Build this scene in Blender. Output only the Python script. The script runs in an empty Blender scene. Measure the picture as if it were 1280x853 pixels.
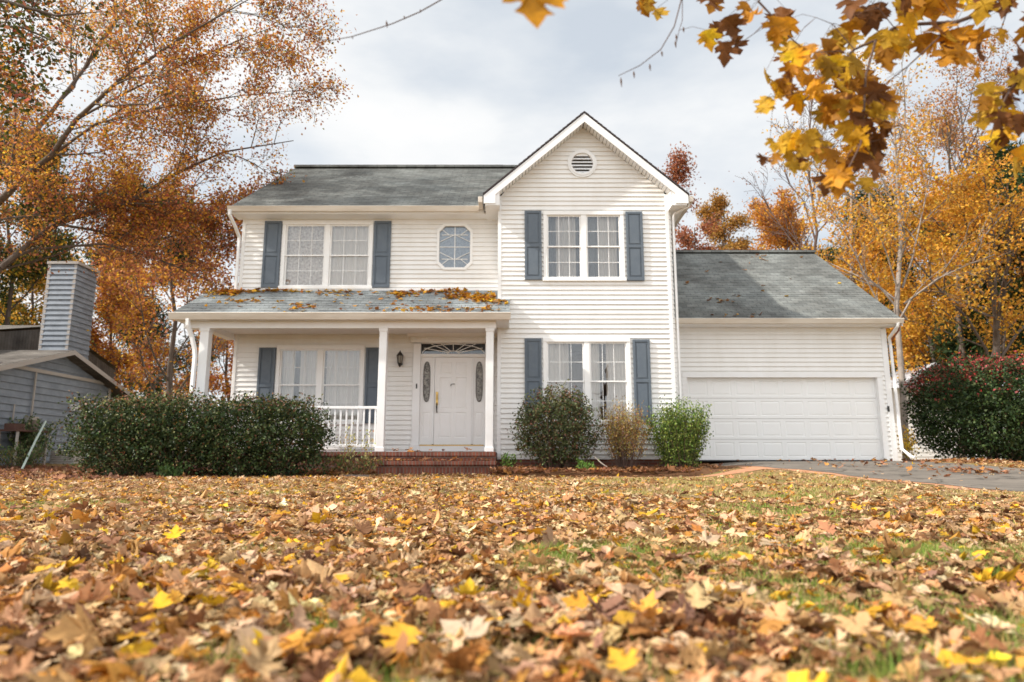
import bpy, math, random
import numpy as np
R = math.radians
SC = bpy.context.scene
COL = SC.collection
rng = np.random.default_rng(11)
random.seed(5)

# ------------------------------------------------------------------ camera model (used to read real distances off the photo)
TH = R(9.9); CT, ST = math.cos(TH), math.sin(TH); FP = 853.33; CH = .34
def at(x, y, Y):
    """world point seen at photo pixel (x,y) standing at the real distance Y"""
    u = (x-640)/FP; v = (426.5-y)/FP; t = Y/(CT-v*ST)
    return np.array((u*t, Y, CH+t*(ST+v*CT)))

def ss(a, b, x):
    t = np.clip((x-a)/(b-a), 0, 1); return t*t*(3-2*t)
def ground(x, y):
    x = np.asarray(x, float); y = np.asarray(y, float)
    z = .30*ss(8.5, 17.0, y)*ss(3.2, 6.2, x) + .05*ss(13.6, 15.4, y)*(1-ss(3.2, 6.2, x)) + .22*ss(16, 22, y)*(1-ss(3.2, 6.2, x))
    z = z - .11*(1-ss(1.5, 12, y))
    z = z + .012*np.sin(x*1.7+y*.9)*np.sin(y*1.3-x*.6)*(1-ss(10, 14, y))
    return z
def gz(x, y): return float(ground(x, y))

# ------------------------------------------------------------------ materials
def mat(name, color=(.5,.5,.5), rough=.7, noise=None, bump=None, spec=.4, metal=0, vcol=False, trans=0, emit=None):
    m = bpy.data.materials.new(name); m.use_nodes = True
    N = m.node_tree.nodes; L = m.node_tree.links; b = N['Principled BSDF']
    b.inputs['Roughness'].default_value = rough
    b.inputs['Specular IOR Level'].default_value = spec
    b.inputs['Metallic'].default_value = metal
    b.inputs['Base Color'].default_value = (*color, 1)
    src = None
    tc = N.new('ShaderNodeTexCoord')
    if vcol:
        a = N.new('ShaderNodeAttribute'); a.attribute_name = 'Col'; src = a.outputs['Color']
    if noise:      # (scale, amount, colour2[, vertical stretch])
        mp = N.new('ShaderNodeMapping'); L.new(tc.outputs['Object'], mp.inputs[0])
        if len(noise) > 3: mp.inputs['Scale'].default_value = noise[3]
        n = N.new('ShaderNodeTexNoise'); n.inputs['Scale'].default_value = noise[0]; n.inputs['Detail'].default_value = 6; n.inputs['Roughness'].default_value = .65
        L.new(mp.outputs[0], n.inputs['Vector'])
        cr = N.new('ShaderNodeValToRGB'); cr.color_ramp.elements[0].position = .38; cr.color_ramp.elements[1].position = .72
        cr.color_ramp.elements[0].color = (0,0,0,1); cr.color_ramp.elements[1].color = (noise[1],)*3+(1,)
        L.new(n.outputs[0], cr.inputs[0])
        mx = N.new('ShaderNodeMix'); mx.data_type = 'RGBA'
        L.new(cr.outputs[0], mx.inputs[0])
        if src: L.new(src, mx.inputs[6])
        else: mx.inputs[6].default_value = (*color, 1)
        mx.inputs[7].default_value = (*noise[2], 1)
        src = mx.outputs[2]
    if src: L.new(src, b.inputs['Base Color'])
    if bump:       # (scale, strength, distance)
        n2 = N.new('ShaderNodeTexNoise'); n2.inputs['Scale'].default_value = bump[0]; n2.inputs['Detail'].default_value = 5
        L.new(tc.outputs['Object'], n2.inputs['Vector'])
        bp = N.new('ShaderNodeBump'); bp.inputs['Strength'].default_value = bump[1]; bp.inputs['Distance'].default_value = bump[2]
        L.new(n2.outputs[0], bp.inputs['Height']); L.new(bp.outputs[0], b.inputs['Normal'])
    if trans:
        t = N.new('ShaderNodeBsdfTranslucent'); ms = N.new('ShaderNodeMixShader'); ms.inputs[0].default_value = trans
        if src: L.new(src, t.inputs[0])
        else: t.inputs[0].default_value = (*color, 1)
        L.new(b.outputs[0], ms.inputs[1]); L.new(t.outputs[0], ms.inputs[2]); L.new(ms.outputs[0], N['Material Output'].inputs[0])
    return m

M = {}
M['siding'] = mat('white_vinyl', (.83,.82,.80), .5, (1.3, .45, (.69,.66,.61), (1.6,1,.35)), None, .35)
M['trim'] = mat('white_trim', (.84,.84,.84), .5, (2.5, .3, (.68,.65,.60)), None, .35)
M['gutter'] = mat('gutter_metal', (.72,.66,.58), .45, (2.0, .6, (.45,.36,.27), (.5,1,3)), None, .4)
M['sash'] = mat('window_white', (.85,.84,.82), .4, None, None, .4)
M['shutter'] = mat('shutter_paint', (.105,.13,.16), .6, (6, .5, (.15,.175,.20)))
M['door'] = mat('door_paint', (.82,.81,.80), .4, (3, .2, (.7,.67,.62)))
M['garage'] = mat('garage_paint', (.84,.84,.83), .5, (.8, .3, (.72,.70,.66)))
M['black'] = mat('black_iron', (.02,.018,.016), .4, None, None, .5)
M['brass'] = mat('brass', (.55,.36,.12), .35, None, None, .5, 1)
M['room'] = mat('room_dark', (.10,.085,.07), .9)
M['curtain'] = mat('curtain_cloth', (.95,.92,.88), .9, (7, .35, (.70,.66,.64), (1,1,.05)), None, .1, trans=.30)
M['sheer'] = mat('sky_reflection_grey', (.34,.35,.36), .9, (5, .5, (.22,.22,.23), (1,1,.1)), None, .1, trans=.3)  # grey of the sky reflected in the panes, put into a cloth colour
M['lace'] = mat('lace_cloth', (.95,.92,.90), .9, (16, 1.0, (.36,.30,.28)), None, .1, trans=.25)
M['bark'] = mat('tree_bark', (.10,.075,.06), .9, (9, .7, (.19,.16,.135), (1,1,.3)), (25,.5,.03), .1)
M['pale_bark'] = mat('pale_tree_bark', (.34,.29,.25), .9, (5, .8, (.14,.11,.09), (1,1,.4)), (25,.5,.03), .1)
M['twig'] = mat('twig_bark', (.11,.07,.055), .8, None, None, .2)
M['leaf'] = mat('leaf_autumn', (.4,.2,.05), .65, (60, .25, (.10,.05,.02)), None, .2, vcol=True, trans=.42)
M['dryleaf'] = mat('leaf_dry', (.4,.2,.05), .7, (55, .35, (.16,.085,.05)), (80,.4,.004), .18, vcol=True, trans=.2)
M['bushleaf'] = mat('leaf_evergreen', (.05,.1,.02), .5, None, None, .22, vcol=True, trans=.2)
M['grass'] = mat('grass_blades', (.2,.25,.05), .7, None, None, .2, vcol=True, trans=.35)
M['nsiding'] = mat('grey_blue_clapboard', (.24,.275,.325), .7, (3, .7, (.14,.16,.19)))
M['ntrim'] = mat('grey_trim', (.38,.36,.34), .7, (4,.5,(.4,.33,.28)))
M['stone'] = mat('grey_stone', (.22,.17,.14), .9, (8,.6,(.12,.09,.07)), (20,.5,.02))
M['green_paint'] = mat('pale_green_paint', (.45,.55,.50), .5)
M['red_box'] = mat('weathered_red', (.11,.05,.04), .8, (5,.7,(.06,.04,.03)))

def glass(name, tint=(.9,.93,.95), refl=1.0, rough=0):
    m = bpy.data.materials.new(name); m.use_nodes = True
    N = m.node_tree.nodes; L = m.node_tree.links
    N.remove(N['Principled BSDF'])
    t = N.new('ShaderNodeBsdfTransparent'); t.inputs[0].default_value = (*tint, 1)
    g = N.new('ShaderNodeBsdfGlossy'); g.inputs['Roughness'].default_value = rough; g.inputs[0].default_value = (.95,.97,1,1)
    f = N.new('ShaderNodeFresnel'); f.inputs[0].default_value = 1.6
    tc = N.new('ShaderNodeTexCoord'); n = N.new('ShaderNodeTexNoise'); n.inputs['Scale'].default_value = 1.4
    L.new(tc.outputs['Object'], n.inputs['Vector'])
    bp = N.new('ShaderNodeBump'); bp.inputs['Strength'].default_value = .35; bp.inputs['Distance'].default_value = .02
    L.new(n.outputs[0], bp.inputs['Height']); L.new(bp.outputs[0], g.inputs['Normal'])
    mu = N.new('ShaderNodeMath'); mu.operation = 'MULTIPLY_ADD'; mu.inputs[1].default_value = refl; mu.inputs[2].default_value = .04
    L.new(f.outputs[0], mu.inputs[0])
    ms = N.new('ShaderNodeMixShader'); L.new(mu.outputs[0], ms.inputs[0]); L.new(t.outputs[0], ms.inputs[1]); L.new(g.outputs[0], ms.inputs[2])
    L.new(ms.outputs[0], N['Material Output'].inputs[0])
    return m
M['glass'] = glass('window_glass', (.97,.96,.94), .75)
M['leaded'] = glass('leaded_glass', (.62,.68,.72), 2.0, .25)

def shingle(name, ax, c1, c2, dark, sy):
    """asphalt shingles; ax: coordinates that run along the eave and up the slope"""
    m = bpy.data.materials.new(name); m.use_nodes = True
    N = m.node_tree.nodes; L = m.node_tree.links; b = N['Principled BSDF']; b.inputs['Roughness'].default_value = .9; b.inputs['Specular IOR Level'].default_value = .2
    tc = N.new('ShaderNodeTexCoord'); sp = N.new('ShaderNodeSeparateXYZ'); cb = N.new('ShaderNodeCombineXYZ')
    L.new(tc.outputs['Object'], sp.inputs[0])
    L.new(sp.outputs[ax[0]], cb.inputs[0])
    ml = N.new('ShaderNodeMath'); ml.operation = 'MULTIPLY'; ml.inputs[1].default_value = sy
    L.new(sp.outputs[ax[1]], ml.inputs[0]); L.new(ml.outputs[0], cb.inputs[1])
    br = N.new('ShaderNodeTexBrick'); br.inputs['Scale'].default_value = 1
    br.inputs['Brick Width'].default_value = .31; br.inputs['Row Height'].default_value = .14; br.inputs['Mortar Size'].default_value = .006
    br.inputs['Color1'].default_value = (*c1, 1); br.inputs['Color2'].default_value = (*c2, 1); br.inputs['Mortar'].default_value = (*dark, 1)
    br.inputs['Bias'].default_value = -.1
    L.new(cb.outputs[0], br.inputs['Vector'])
    n = N.new('ShaderNodeTexNoise'); n.inputs['Scale'].default_value = .9; n.inputs['Detail'].default_value = 8; n.inputs['Roughness'].default_value = .7
    L.new(tc.outputs['Object'], n.inputs['Vector'])
    cr = N.new('ShaderNodeValToRGB'); cr.color_ramp.elements[0].position = .35; cr.color_ramp.elements[1].position = .7
    cr.color_ramp.elements[0].color = (.55,.52,.50,1); cr.color_ramp.elements[1].color = (1.35,1.35,1.32,1)
    L.new(n.outputs[0], cr.inputs[0])
    n2 = N.new('ShaderNodeTexNoise'); n2.inputs['Scale'].default_value = 45; n2.inputs['Detail'].default_value = 3
    L.new(tc.outputs['Object'], n2.inputs['Vector'])
    mx = N.new('ShaderNodeMix'); mx.data_type = 'RGBA'; mx.blend_type = 'MULTIPLY'; mx.inputs[0].default_value = 1
    L.new(br.outputs[0], mx.inputs[6]); L.new(cr.outputs[0], mx.inputs[7])
    L.new(mx.outputs[2], b.inputs['Base Color'])
    bp = N.new('ShaderNodeBump'); bp.inputs['Strength'].default_value = .5; bp.inputs['Distance'].default_value = .01
    L.new(n2.outputs[0], bp.inputs['Height']); L.new(bp.outputs[0], b.inputs['Normal'])
    return m
M['shingle'] = shingle('grey_shingles', (0,1), (.168,.178,.175), (.238,.248,.24), (.07,.08,.08), 1.21)
M['shingle_side'] = shingle('grey_shingles_side', (1,0), (.168,.178,.175), (.238,.248,.24), (.07,.08,.08), 1.33)
M['porch_shingle'] = shingle('porch_shingles', (0,1), (.22,.245,.26), (.31,.335,.345), (.09,.09,.09), 1.13)
M['nshingle'] = shingle('brown_grey_shingles', (0,1), (.12,.11,.10), (.17,.155,.14), (.06,.055,.05), 1.05)

def brick(name, ax, w, h):
    m = bpy.data.materials.new(name); m.use_nodes = True
    N = m.node_tree.nodes; L = m.node_tree.links; b = N['Principled BSDF']; b.inputs['Roughness'].default_value = .9
    tc = N.new('ShaderNodeTexCoord'); sp = N.new('ShaderNodeSeparateXYZ'); cb = N.new('ShaderNodeCombineXYZ')
    L.new(tc.outputs['Object'], sp.inputs[0]); L.new(sp.outputs[ax[0]], cb.inputs[0]); L.new(sp.outputs[ax[1]], cb.inputs[1])
    br = N.new('ShaderNodeTexBrick'); br.inputs['Scale'].default_value = 1
    br.inputs['Brick Width'].default_value = w; br.inputs['Row Height'].default_value = h; br.inputs['Mortar Size'].default_value = .010
    br.inputs['Color1'].default_value = (.27,.085,.05,1); br.inputs['Color2'].default_value = (.15,.045,.03,1); br.inputs['Mortar'].default_value = (.20,.15,.12,1)
    L.new(cb.outputs[0], br.inputs['Vector'])
    n = N.new('ShaderNodeTexNoise'); n.inputs['Scale'].default_value = 4; n.inputs['Detail'].default_value = 6
    L.new(tc.outputs['Object'], n.inputs['Vector'])
    mx = N.new('ShaderNodeMix'); mx.data_type = 'RGBA'; mx.blend_type = 'MULTIPLY'; mx.inputs[0].default_value = .7
    cr = N.new('ShaderNodeValToRGB'); cr.color_ramp.elements[0].position = .3; cr.color_ramp.elements[1].position = .7; cr.color_ramp.elements[0].color = (.45,.42,.4,1)
    L.new(n.outputs[0], cr.inputs[0]); L.new(br.outputs[0], mx.inputs[6]); L.new(cr.outputs[0], mx.inputs[7]); L.new(mx.outputs[2], b.inputs['Base Color'])
    bp = N.new('ShaderNodeBump'); bp.inputs['Strength'].default_value = .6; bp.inputs['Distance'].default_value = .008; bp.invert = True
    L.new(br.outputs['Fac'], bp.inputs['Height']); L.new(bp.outputs[0], b.inputs['Normal'])
    return m
M['brick'] = brick('red_brick', (0,2), .075, .20)
M['brick_run'] = brick('red_brick_running', (0,2), .21, .075)
M['brick_top'] = brick('red_brick_tread', (0,1), .075, .20)

# ------------------------------------------------------------------ mesh helpers
class MB:
    def __init__(s): s.v = []; s.f = []; s.m = []
    def add(s, vs, fs, mi=0):
        o = len(s.v); s.v += [tuple(map(float, p)) for p in vs]; s.f += [tuple(o+i for i in f) for f in fs]; s.m += [mi]*len(fs)
    def box(s, x0, x1, y0, y1, z0, z1, mi=0):
        s.add([(x0,y0,z0),(x1,y0,z0),(x1,y1,z0),(x0,y1,z0),(x0,y0,z1),(x1,y0,z1),(x1,y1,z1),(x0,y1,z1)],
              [(0,3,2,1),(4,5,6,7),(0,1,5,4),(1,2,6,5),(2,3,7,6),(3,0,4,7)], mi); return s
    def extr(s, pts, y0, y1, axis='y', mi=0):
        """closed outline (a,b) extruded between y0 and y1; axis y: (a,b)=(x,z), axis x: (a,b)=(y,z), axis z: (x,y)"""
        def P(a, b, c):
            return {'y': (a,c,b), 'x': (c,a,b), 'z': (a,b,c)}[axis]
        n = len(pts)
        vs = [P(a,b,y0) for a,b in pts]+[P(a,b,y1) for a,b in pts]
        s.add(vs, [tuple(range(n-1,-1,-1)), tuple(range(n,2*n))]+[(i,(i+1)%n,n+(i+1)%n,n+i) for i in range(n)], mi); return s
    def ring(s, outer, inner, y0, y1, mi=0):
        """flat ring between two outlines of equal count in XZ"""
        n = len(outer)
        vs = [(a,y0,b) for a,b in outer]+[(a,y0,b) for a,b in inner]+[(a,y1,b) for a,b in outer]+[(a,y1,b) for a,b in inner]
        fs = []
        for i in range(n):
            j = (i+1)%n
            fs += [(i,j,n+j,n+i),(2*n+j,2*n+i,3*n+i,3*n+j),(j,i,2*n+i,2*n+j),(n+i,n+j,3*n+j,3*n+i)]
        s.add(vs, fs, mi); return s
    def tube(s, pts, rad, sides=8, mi=0, cap=True):
        pts = [np.array(p, float) for p in pts]; n = len(pts)
        if not hasattr(rad, '__len__'): rad = [rad]*n
        vs = []; ref = None
        for i, p in enumerate(pts):
            d = pts[min(i+1, n-1)]-pts[max(i-1, 0)]; d /= (np.linalg.norm(d)+1e-9)
            if ref is None: ref = np.cross(d, (0.13,0.97,.2))
            a = ref-d*np.dot(ref, d); a /= (np.linalg.norm(a)+1e-9); ref = a; b = np.cross(d, a)
            for k in range(sides):
                t = 2*math.pi*(k+.5)/sides
                vs.append(p+rad[i]*(math.cos(t)*a+math.sin(t)*b))
        fs = [(i*sides+k, i*sides+(k+1)%sides, (i+1)*sides+(k+1)%sides, (i+1)*sides+k) for i in range(n-1) for k in range(sides)]
        if cap: fs += [tuple(range(sides-1,-1,-1)), tuple((n-1)*sides+k for k in range(sides))]
        s.add(vs, fs, mi); return s
    def build(s, name, mats, parent=None, smooth=False, bevel=0):
        me = bpy.data.meshes.new(name); me.from_pydata(s.v, [], s.f); me.update()
        for m in (mats if isinstance(mats, (list, tuple)) else [mats]): me.materials.append(m)
        if max(s.m, default=0): me.polygons.foreach_set('material_index', s.m)
        if smooth: me.polygons.foreach_set('use_smooth', [True]*len(s.f))
        o = bpy.data.objects.new(name, me); COL.objects.link(o)
        if parent: o.parent = parent
        if bevel:
            b = o.modifiers.new('Bevel', 'BEVEL'); b.width = bevel; b.segments = 2; b.limit_method = 'ANGLE'
        return o

def tag(o, label=None, cat=None, group=None, kind=None):
    if label: o['label'] = label
    if cat: o['category'] = cat
    if group: o['group'] = group
    if kind: o['kind'] = kind
    return o
def empty(name, loc, label, cat, group=None):
    o = bpy.data.objects.new(name, None); COL.objects.link(o); o.location = tuple(map(float, loc)); o.empty_display_size = .2
    return tag(o, label, cat, group)
def reparent(o, root):
    """put a mesh written in world coordinates under an empty that stands elsewhere"""
    o.parent = root; o.matrix_parent_inverse = root_mat(root).inverted(); return o
def root_mat(o):
    from mathutils import Matrix
    return Matrix.Translation(o.location)

def np_mesh(name, V, F, C, material, parent=None, smooth=False):
    me = bpy.data.meshes.new(name)
    V = np.ascontiguousarray(V, np.float32).reshape(-1, 3); F = np.ascontiguousarray(F, np.int32)
    k = F.shape[1]
    me.vertices.add(len(V)); me.vertices.foreach_set('co', V.ravel())
    me.loops.add(F.size); me.loops.foreach_set('vertex_index', F.ravel())
    me.polygons.add(len(F)); me.polygons.foreach_set('loop_start', np.arange(0, F.size, k, dtype=np.int32)); me.polygons.foreach_set('loop_total', np.full(len(F), k, np.int32))
    me.update(calc_edges=True)
    if C is not None:
        at_ = me.color_attributes.new('Col', 'FLOAT_COLOR', 'POINT')
        C4 = np.ones((len(V), 4), np.float32); C4[:, :3] = C; at_.data.foreach_set('color', C4.ravel())
    if smooth: me.polygons.foreach_set('use_smooth', np.ones(len(F), bool))
    me.materials.append(material)
    o = bpy.data.objects.new(name, me); COL.objects.link(o)
    if parent is not None: reparent(o, parent)
    return o

# ------------------------------------------------------------------ leaves
def frames(n, tilt, flat=True):
    """random leaf frames: heading at random, normal tilted by |N(0,tilt)| from +z (flat) or random"""
    a = rng.uniform(0, 2*np.pi, n)
    if flat:
        t = np.abs(rng.normal(0, tilt, n)); p = rng.uniform(0, 2*np.pi, n)
        nz = np.stack([np.sin(t)*np.cos(p), np.sin(t)*np.sin(p), np.cos(t)], 1)
    else:
        nz = rng.normal(size=(n, 3)); nz /= np.linalg.norm(nz, axis=1, keepdims=True)
    h = np.stack([np.cos(a), np.sin(a), np.zeros(n)], 1) if flat else rng.normal(size=(n, 3))
    y = h-nz*np.sum(h*nz, 1, keepdims=True); y /= np.linalg.norm(y, axis=1, keepdims=True)+1e-9
    x = np.cross(y, nz)
    return np.stack([x, y, nz], 2)
def cloud(pos, Rm, size, T, F, col, curl=None, jitter=0):
    n = len(pos); k = len(T)
    P = np.repeat(T[None], n, 0).copy()
    if jitter: P[:, :, 0] *= rng.uniform(.62, 1.05, n)[:, None]; P[:, :, 1] = (P[:, :, 1]-.4)*rng.uniform(.8, 1.1, n)[:, None]+.4
    if curl is not None:
        x, y = P[:, :, 0], P[:, :, 1]-.4
        kx = curl[:, 0:1]+1e-4; ky = curl[:, 1:2]+1e-4     # the blade is bent on arcs, so its lobes curl over instead of stretching
        P[:, :, 0] = np.sin(kx*x)/kx; P[:, :, 2] += (1-np.cos(kx*x))/kx
        yy = np.sin(ky*y)/ky; P[:, :, 2] += (1-np.cos(ky*y))/ky; P[:, :, 1] = yy+.4
        P[:, :, 2] += curl[:, 2:3]*x*y*.35 + curl[:, 3:4]*np.sin(x*7+y*5+curl[:, 2:3]*9)*.06
    if jitter: P += rng.normal(0, jitter, P.shape)
    P *= size[:, None, None]
    V = np.einsum('nij,nkj->nki', Rm, P)+pos[:, None, :]
    FF = (F[None]+(np.arange(n)*k)[:, None, None]).reshape(-1, F.shape[1])
    C = np.repeat(col, k, 0)
    return V.reshape(-1, 3), FF, C
KITE = np.array([(0,0,0),(.33,.42,.07),(0,1,0),(-.33,.42,.07)]); KITEF = np.array([(0,1,2),(0,2,3)])
NEEDLE = np.array([(0,0,0),(.13,.5,.03),(0,1.2,0),(-.13,.5,.03)])
HALF = [(.05,-.02),(.20,-.03),(.40,.06),(.50,.03),(.40,.17),(.32,.21),(.48,.28),(.72,.40),(.58,.44),(.62,.58),(.44,.53),(.27,.47),(.22,.50),(.30,.66),(.40,.72),(.22,.76),(.16,.86),(0,1.08)]
OUT = [(0,-.03)]+HALF+[(-x, y) for x, y in HALF[-2::-1]]
def maple(rings):
    c = np.array((0,.30)); o = np.array(OUT); n = len(o)
    V = [(*c, 0)]; F = []
    if rings == 1:
        V += [(*p, 0) for p in o]; F = [(0, 1+i, 1+(i+1)%n) for i in range(n)]
    else:
        # an inner ring half way, with the lobes creased along their veins
        for f, z in ((.5,.02),(1,0)):
            for p in o:
                r = np.linalg.norm(p-c); V.append((*(c+(p-c)*f), z*(1 if r < .45 else -1.2)))
        F = [(0, 1+i, 1+(i+1)%n) for i in range(n)]
        for i in range(n):
            j = (i+1)%n; F += [(1+i, 1+n+i, 1+n+j), (1+i, 1+n+j, 1+j)]
    return np.array(V), np.array(F)
MAP1, MAP1F = maple(1); MAP2, MAP2F = maple(2)
OVAL = np.array([(0,0,0),(.16,.12,.03),(.27,.38,.05),(.24,.66,.04),(0,1,0),(-.24,.66,.04),(-.27,.38,.05),(-.16,.12,.03)]); OVALF = np.array([(0,1,2),(0,2,3),(0,3,4),(0,4,5),(0,5,6),(0,6,7)])
def pick(pal, w, n, var=.18):
    pal = np.array(pal); i = rng.choice(len(pal), n, p=np.array(w)/sum(w))
    return np.clip(pal[i]*np.exp(rng.normal(0, var, (n, 1)))*np.exp(rng.normal(0, .06, (n, 3))), 0, .9)
def clumpnoise(P, s, seed=0):
    r = np.random.default_rng(seed); v = 0
    for i in range(5):
        k = r.normal(size=3)*s*(1+.5*i); v = v+np.sin(P@k+r.uniform(0, 6.28))
    return v/2.5

# ------------------------------------------------------------------ ground, driveway, path
def sheet(name, xs, ys, dz, material):
    X, Y = np.meshgrid(xs, ys); Z = ground(X, Y)+dz
    V = np.stack([X, Y, Z], 2).reshape(-1, 3); nx, ny = len(xs), len(ys)
    i = np.arange(nx-1)[None]+np.arange(ny-1)[:, None]*nx
    F = np.stack([i, i+1, i+1+nx, i+nx], 2).reshape(-1, 4)
    return np_mesh(name, V, F, None, material, smooth=True)
def soil_mat():
    m = bpy.data.materials.new('lawn_soil'); m.use_nodes = True
    N = m.node_tree.nodes; L = m.node_tree.links; b = N['Principled BSDF']; b.inputs['Roughness'].default_value = .95; b.inputs['Specular IOR Level'].default_value = .1
    tc = N.new('ShaderNodeTexCoord')
    def ns(sc, d=6, stretch=None):
        n = N.new('ShaderNodeTexNoise'); n.inputs['Scale'].default_value = sc; n.inputs['Detail'].default_value = d; n.inputs['Roughness'].default_value = .7
        L.new(tc.outputs['Object'], n.inputs['Vector']); return n.outputs[0]
    def ramp(src, stops):
        c = N.new('ShaderNodeValToRGB'); e = c.color_ramp.elements
        while len(e) < len(stops): e.new(.5)
        for q, (p, cc) in zip(e, stops): q.position = p; q.color = (*cc, 1)
        L.new(src, c.inputs[0]); return c.outputs[0]
    a = ramp(ns(14), [(.30,(.07,.045,.02)),(.45,(.20,.125,.055)),(.60,(.36,.24,.10)),(.78,(.50,.35,.17))])
    g = ramp(ns(11), [(.3,(.05,.07,.015)),(.7,(.22,.24,.07))])
    mk = ramp(ns(1.3, 4), [(.5,(0,0,0)),(.62,(.6,.6,.6))])
    mx = N.new('ShaderNodeMix'); mx.data_type = 'RGBA'; L.new(mk, mx.inputs[0]); L.new(a, mx.inputs[6]); L.new(g, mx.inputs[7])
    L.new(mx.outputs[2], b.inputs['Base Color'])
    bp = N.new('ShaderNodeBump'); bp.inputs['Strength'].default_value = .8; bp.inputs['Distance'].default_value = .03
    L.new(ns(35, 5), bp.inputs['Height']); L.new(bp.outputs[0], b.inputs['Normal'])
    return m
lawn = sheet('lawn', np.concatenate([[-400,-120,-50],np.arange(-30,30.1,.5),[50,120,400]]), np.concatenate([[-60,-20],np.arange(-6,32,.5),[45,80,150,600]]), 0, soil_mat())
tag(lawn, kind='structure')

def asphalt_mat():
    m = mat('old_asphalt', (.135,.118,.10), .9, (1.6, .8, (.24,.205,.17)), (60,.5,.01), .2)
    N = m.node_tree.nodes; L = m.node_tree.links; b = N['Principled BSDF']; src = b.inputs['Base Color'].links[0].from_socket
    tc = N.new('ShaderNodeTexCoord'); n = N.new('ShaderNodeTexNoise'); n.inputs['Scale'].default_value = 1.5; L.new(tc.outputs['Object'], n.inputs['Vector'])
    ad = N.new('ShaderNodeMix'); ad.data_type = 'RGBA'; ad.blend_type = 'LINEAR_LIGHT'; ad.inputs[0].default_value = .5; L.new(tc.outputs['Object'], ad.inputs[6]); L.new(n.outputs['Color'], ad.inputs[7])
    v = N.new('ShaderNodeTexVoronoi'); v.feature = 'DISTANCE_TO_EDGE'; v.inputs['Scale'].default_value = .55; L.new(ad.outputs[2], v.inputs['Vector'])
    r = N.new('ShaderNodeMapRange'); L.new(v.outputs[0], r.inputs[0]); r.inputs[1].default_value = .004; r.inputs[2].default_value = .02; r.inputs[3].default_value = .5; r.inputs[4].default_value = 1
    mx = N.new('ShaderNodeMix'); mx.data_type = 'RGBA'; mx.blend_type = 'MULTIPLY'; mx.inputs[0].default_value = 1; L.new(src, mx.inputs[6]); L.new(r.outputs[0], mx.inputs[7]); L.new(mx.outputs[2], b.inputs['Base Color'])
    return m
# driveway: from the garage door towards the street on the camera's right
def strip(name, ys, fl, fr, n, dz, material, edge=0.0):
    V = []; F = []
    for y in ys:
        a, b = fl(y), fr(y)
        for k in range(n+1):
            x = a+(b-a)*k/n; V.append((x, y, gz(x, y)+dz))
    for j in range(len(ys)-1):
        for k in range(n):
            i = j*(n+1)+k; F.append((i, i+1, i+n+2, i+n+1))
    return np_mesh(name, np.array(V), np.array(F), None, material, smooth=True)
def dl(y): return 5.75-.12*(y-11)+.5*max(0, (y-14.2)/3.3)**2*(-1.3)+.05*math.sin(y*2.1)+.03*math.sin(y*5.3)
def dr(y): return 9.55+.02*(17-y)+.9*max(0, 1-(y-9)/6)**2+.05*math.sin(y*1.7+1)
ysd = list(np.arange(-8, 17.46, .35))+[17.47]
drive = strip('driveway', ysd, dl, dr, 24, .012, asphalt_mat()); tag(drive, kind='structure')
# worn red clay edge between lawn and asphalt and a narrow clay path along the flower bed
clay = mat('red_clay', (.42,.20,.115), .95, (7,.7,(.50,.30,.17)), (30,.6,.02), .1)
def ce(y): return dl(y)-.22-.10*math.sin(y*3.1)-.05*math.sin(y*7.7)
tag(strip('clay_verge', ysd, ce, lambda y: dl(y)+.05, 6, .006, clay), kind='structure')
V = []; F = []
xsx = np.arange(-3.4, 5.3, .2)
for i, x in enumerate(xsx):
    yc = 13.55+.10*math.sin(x*1.1)+(.9*ss(3.2, 5.2, x)); w = .30+.05*math.sin(x*4.3)
    for k in range(5):
        y = yc-w/1+k*w/2; V.append((x, y, gz(x, y)+.008))
for i in range(len(xsx)-1):
    for k in range(4):
        a = i*5+k; F.append((a, a+5, a+6, a+1))
tag(np_mesh('path', np.array(V), np.array(F)[:, ::-1], None, clay, smooth=True), kind='structure')
# mulched flower bed in front of the gabled wing
V = []; F = []; xb = np.arange(-.5, 5.0, .15); nb = 12
for x in xb:
    e = 4.75; y1 = 15.98 if x < 3.84 else 17.3; y0 = 14.0+1.1*ss(3.6, 4.9, x)
    for k in range(nb+1):
        y = y0+(y1-y0)*k/nb; bump = .10*math.sin(math.pi*min(1, (k/nb)*1.6)/1.6*1.2)*(1-ss(4.2, 4.9, x))*ss(-.5, 0, x)
        V.append((x, y, gz(x, y)+.004+bump+random.uniform(0,.02)*(0 < k < nb)))
for i in range(len(xb)-1):
    for k in range(nb):
        a = i*(nb+1)+k; F.append((a, a+nb+1, a+nb+2, a+1))
BEDV = np.array(V)
mulch = mat('mulch', (.15,.075,.04), .95, (18,.8,(.30,.15,.07)), (40,.9,.04), .1)
tag(np_mesh('flower_bed', BEDV, np.array(F)[:, ::-1], None, mulch, smooth=True), kind='structure')

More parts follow.
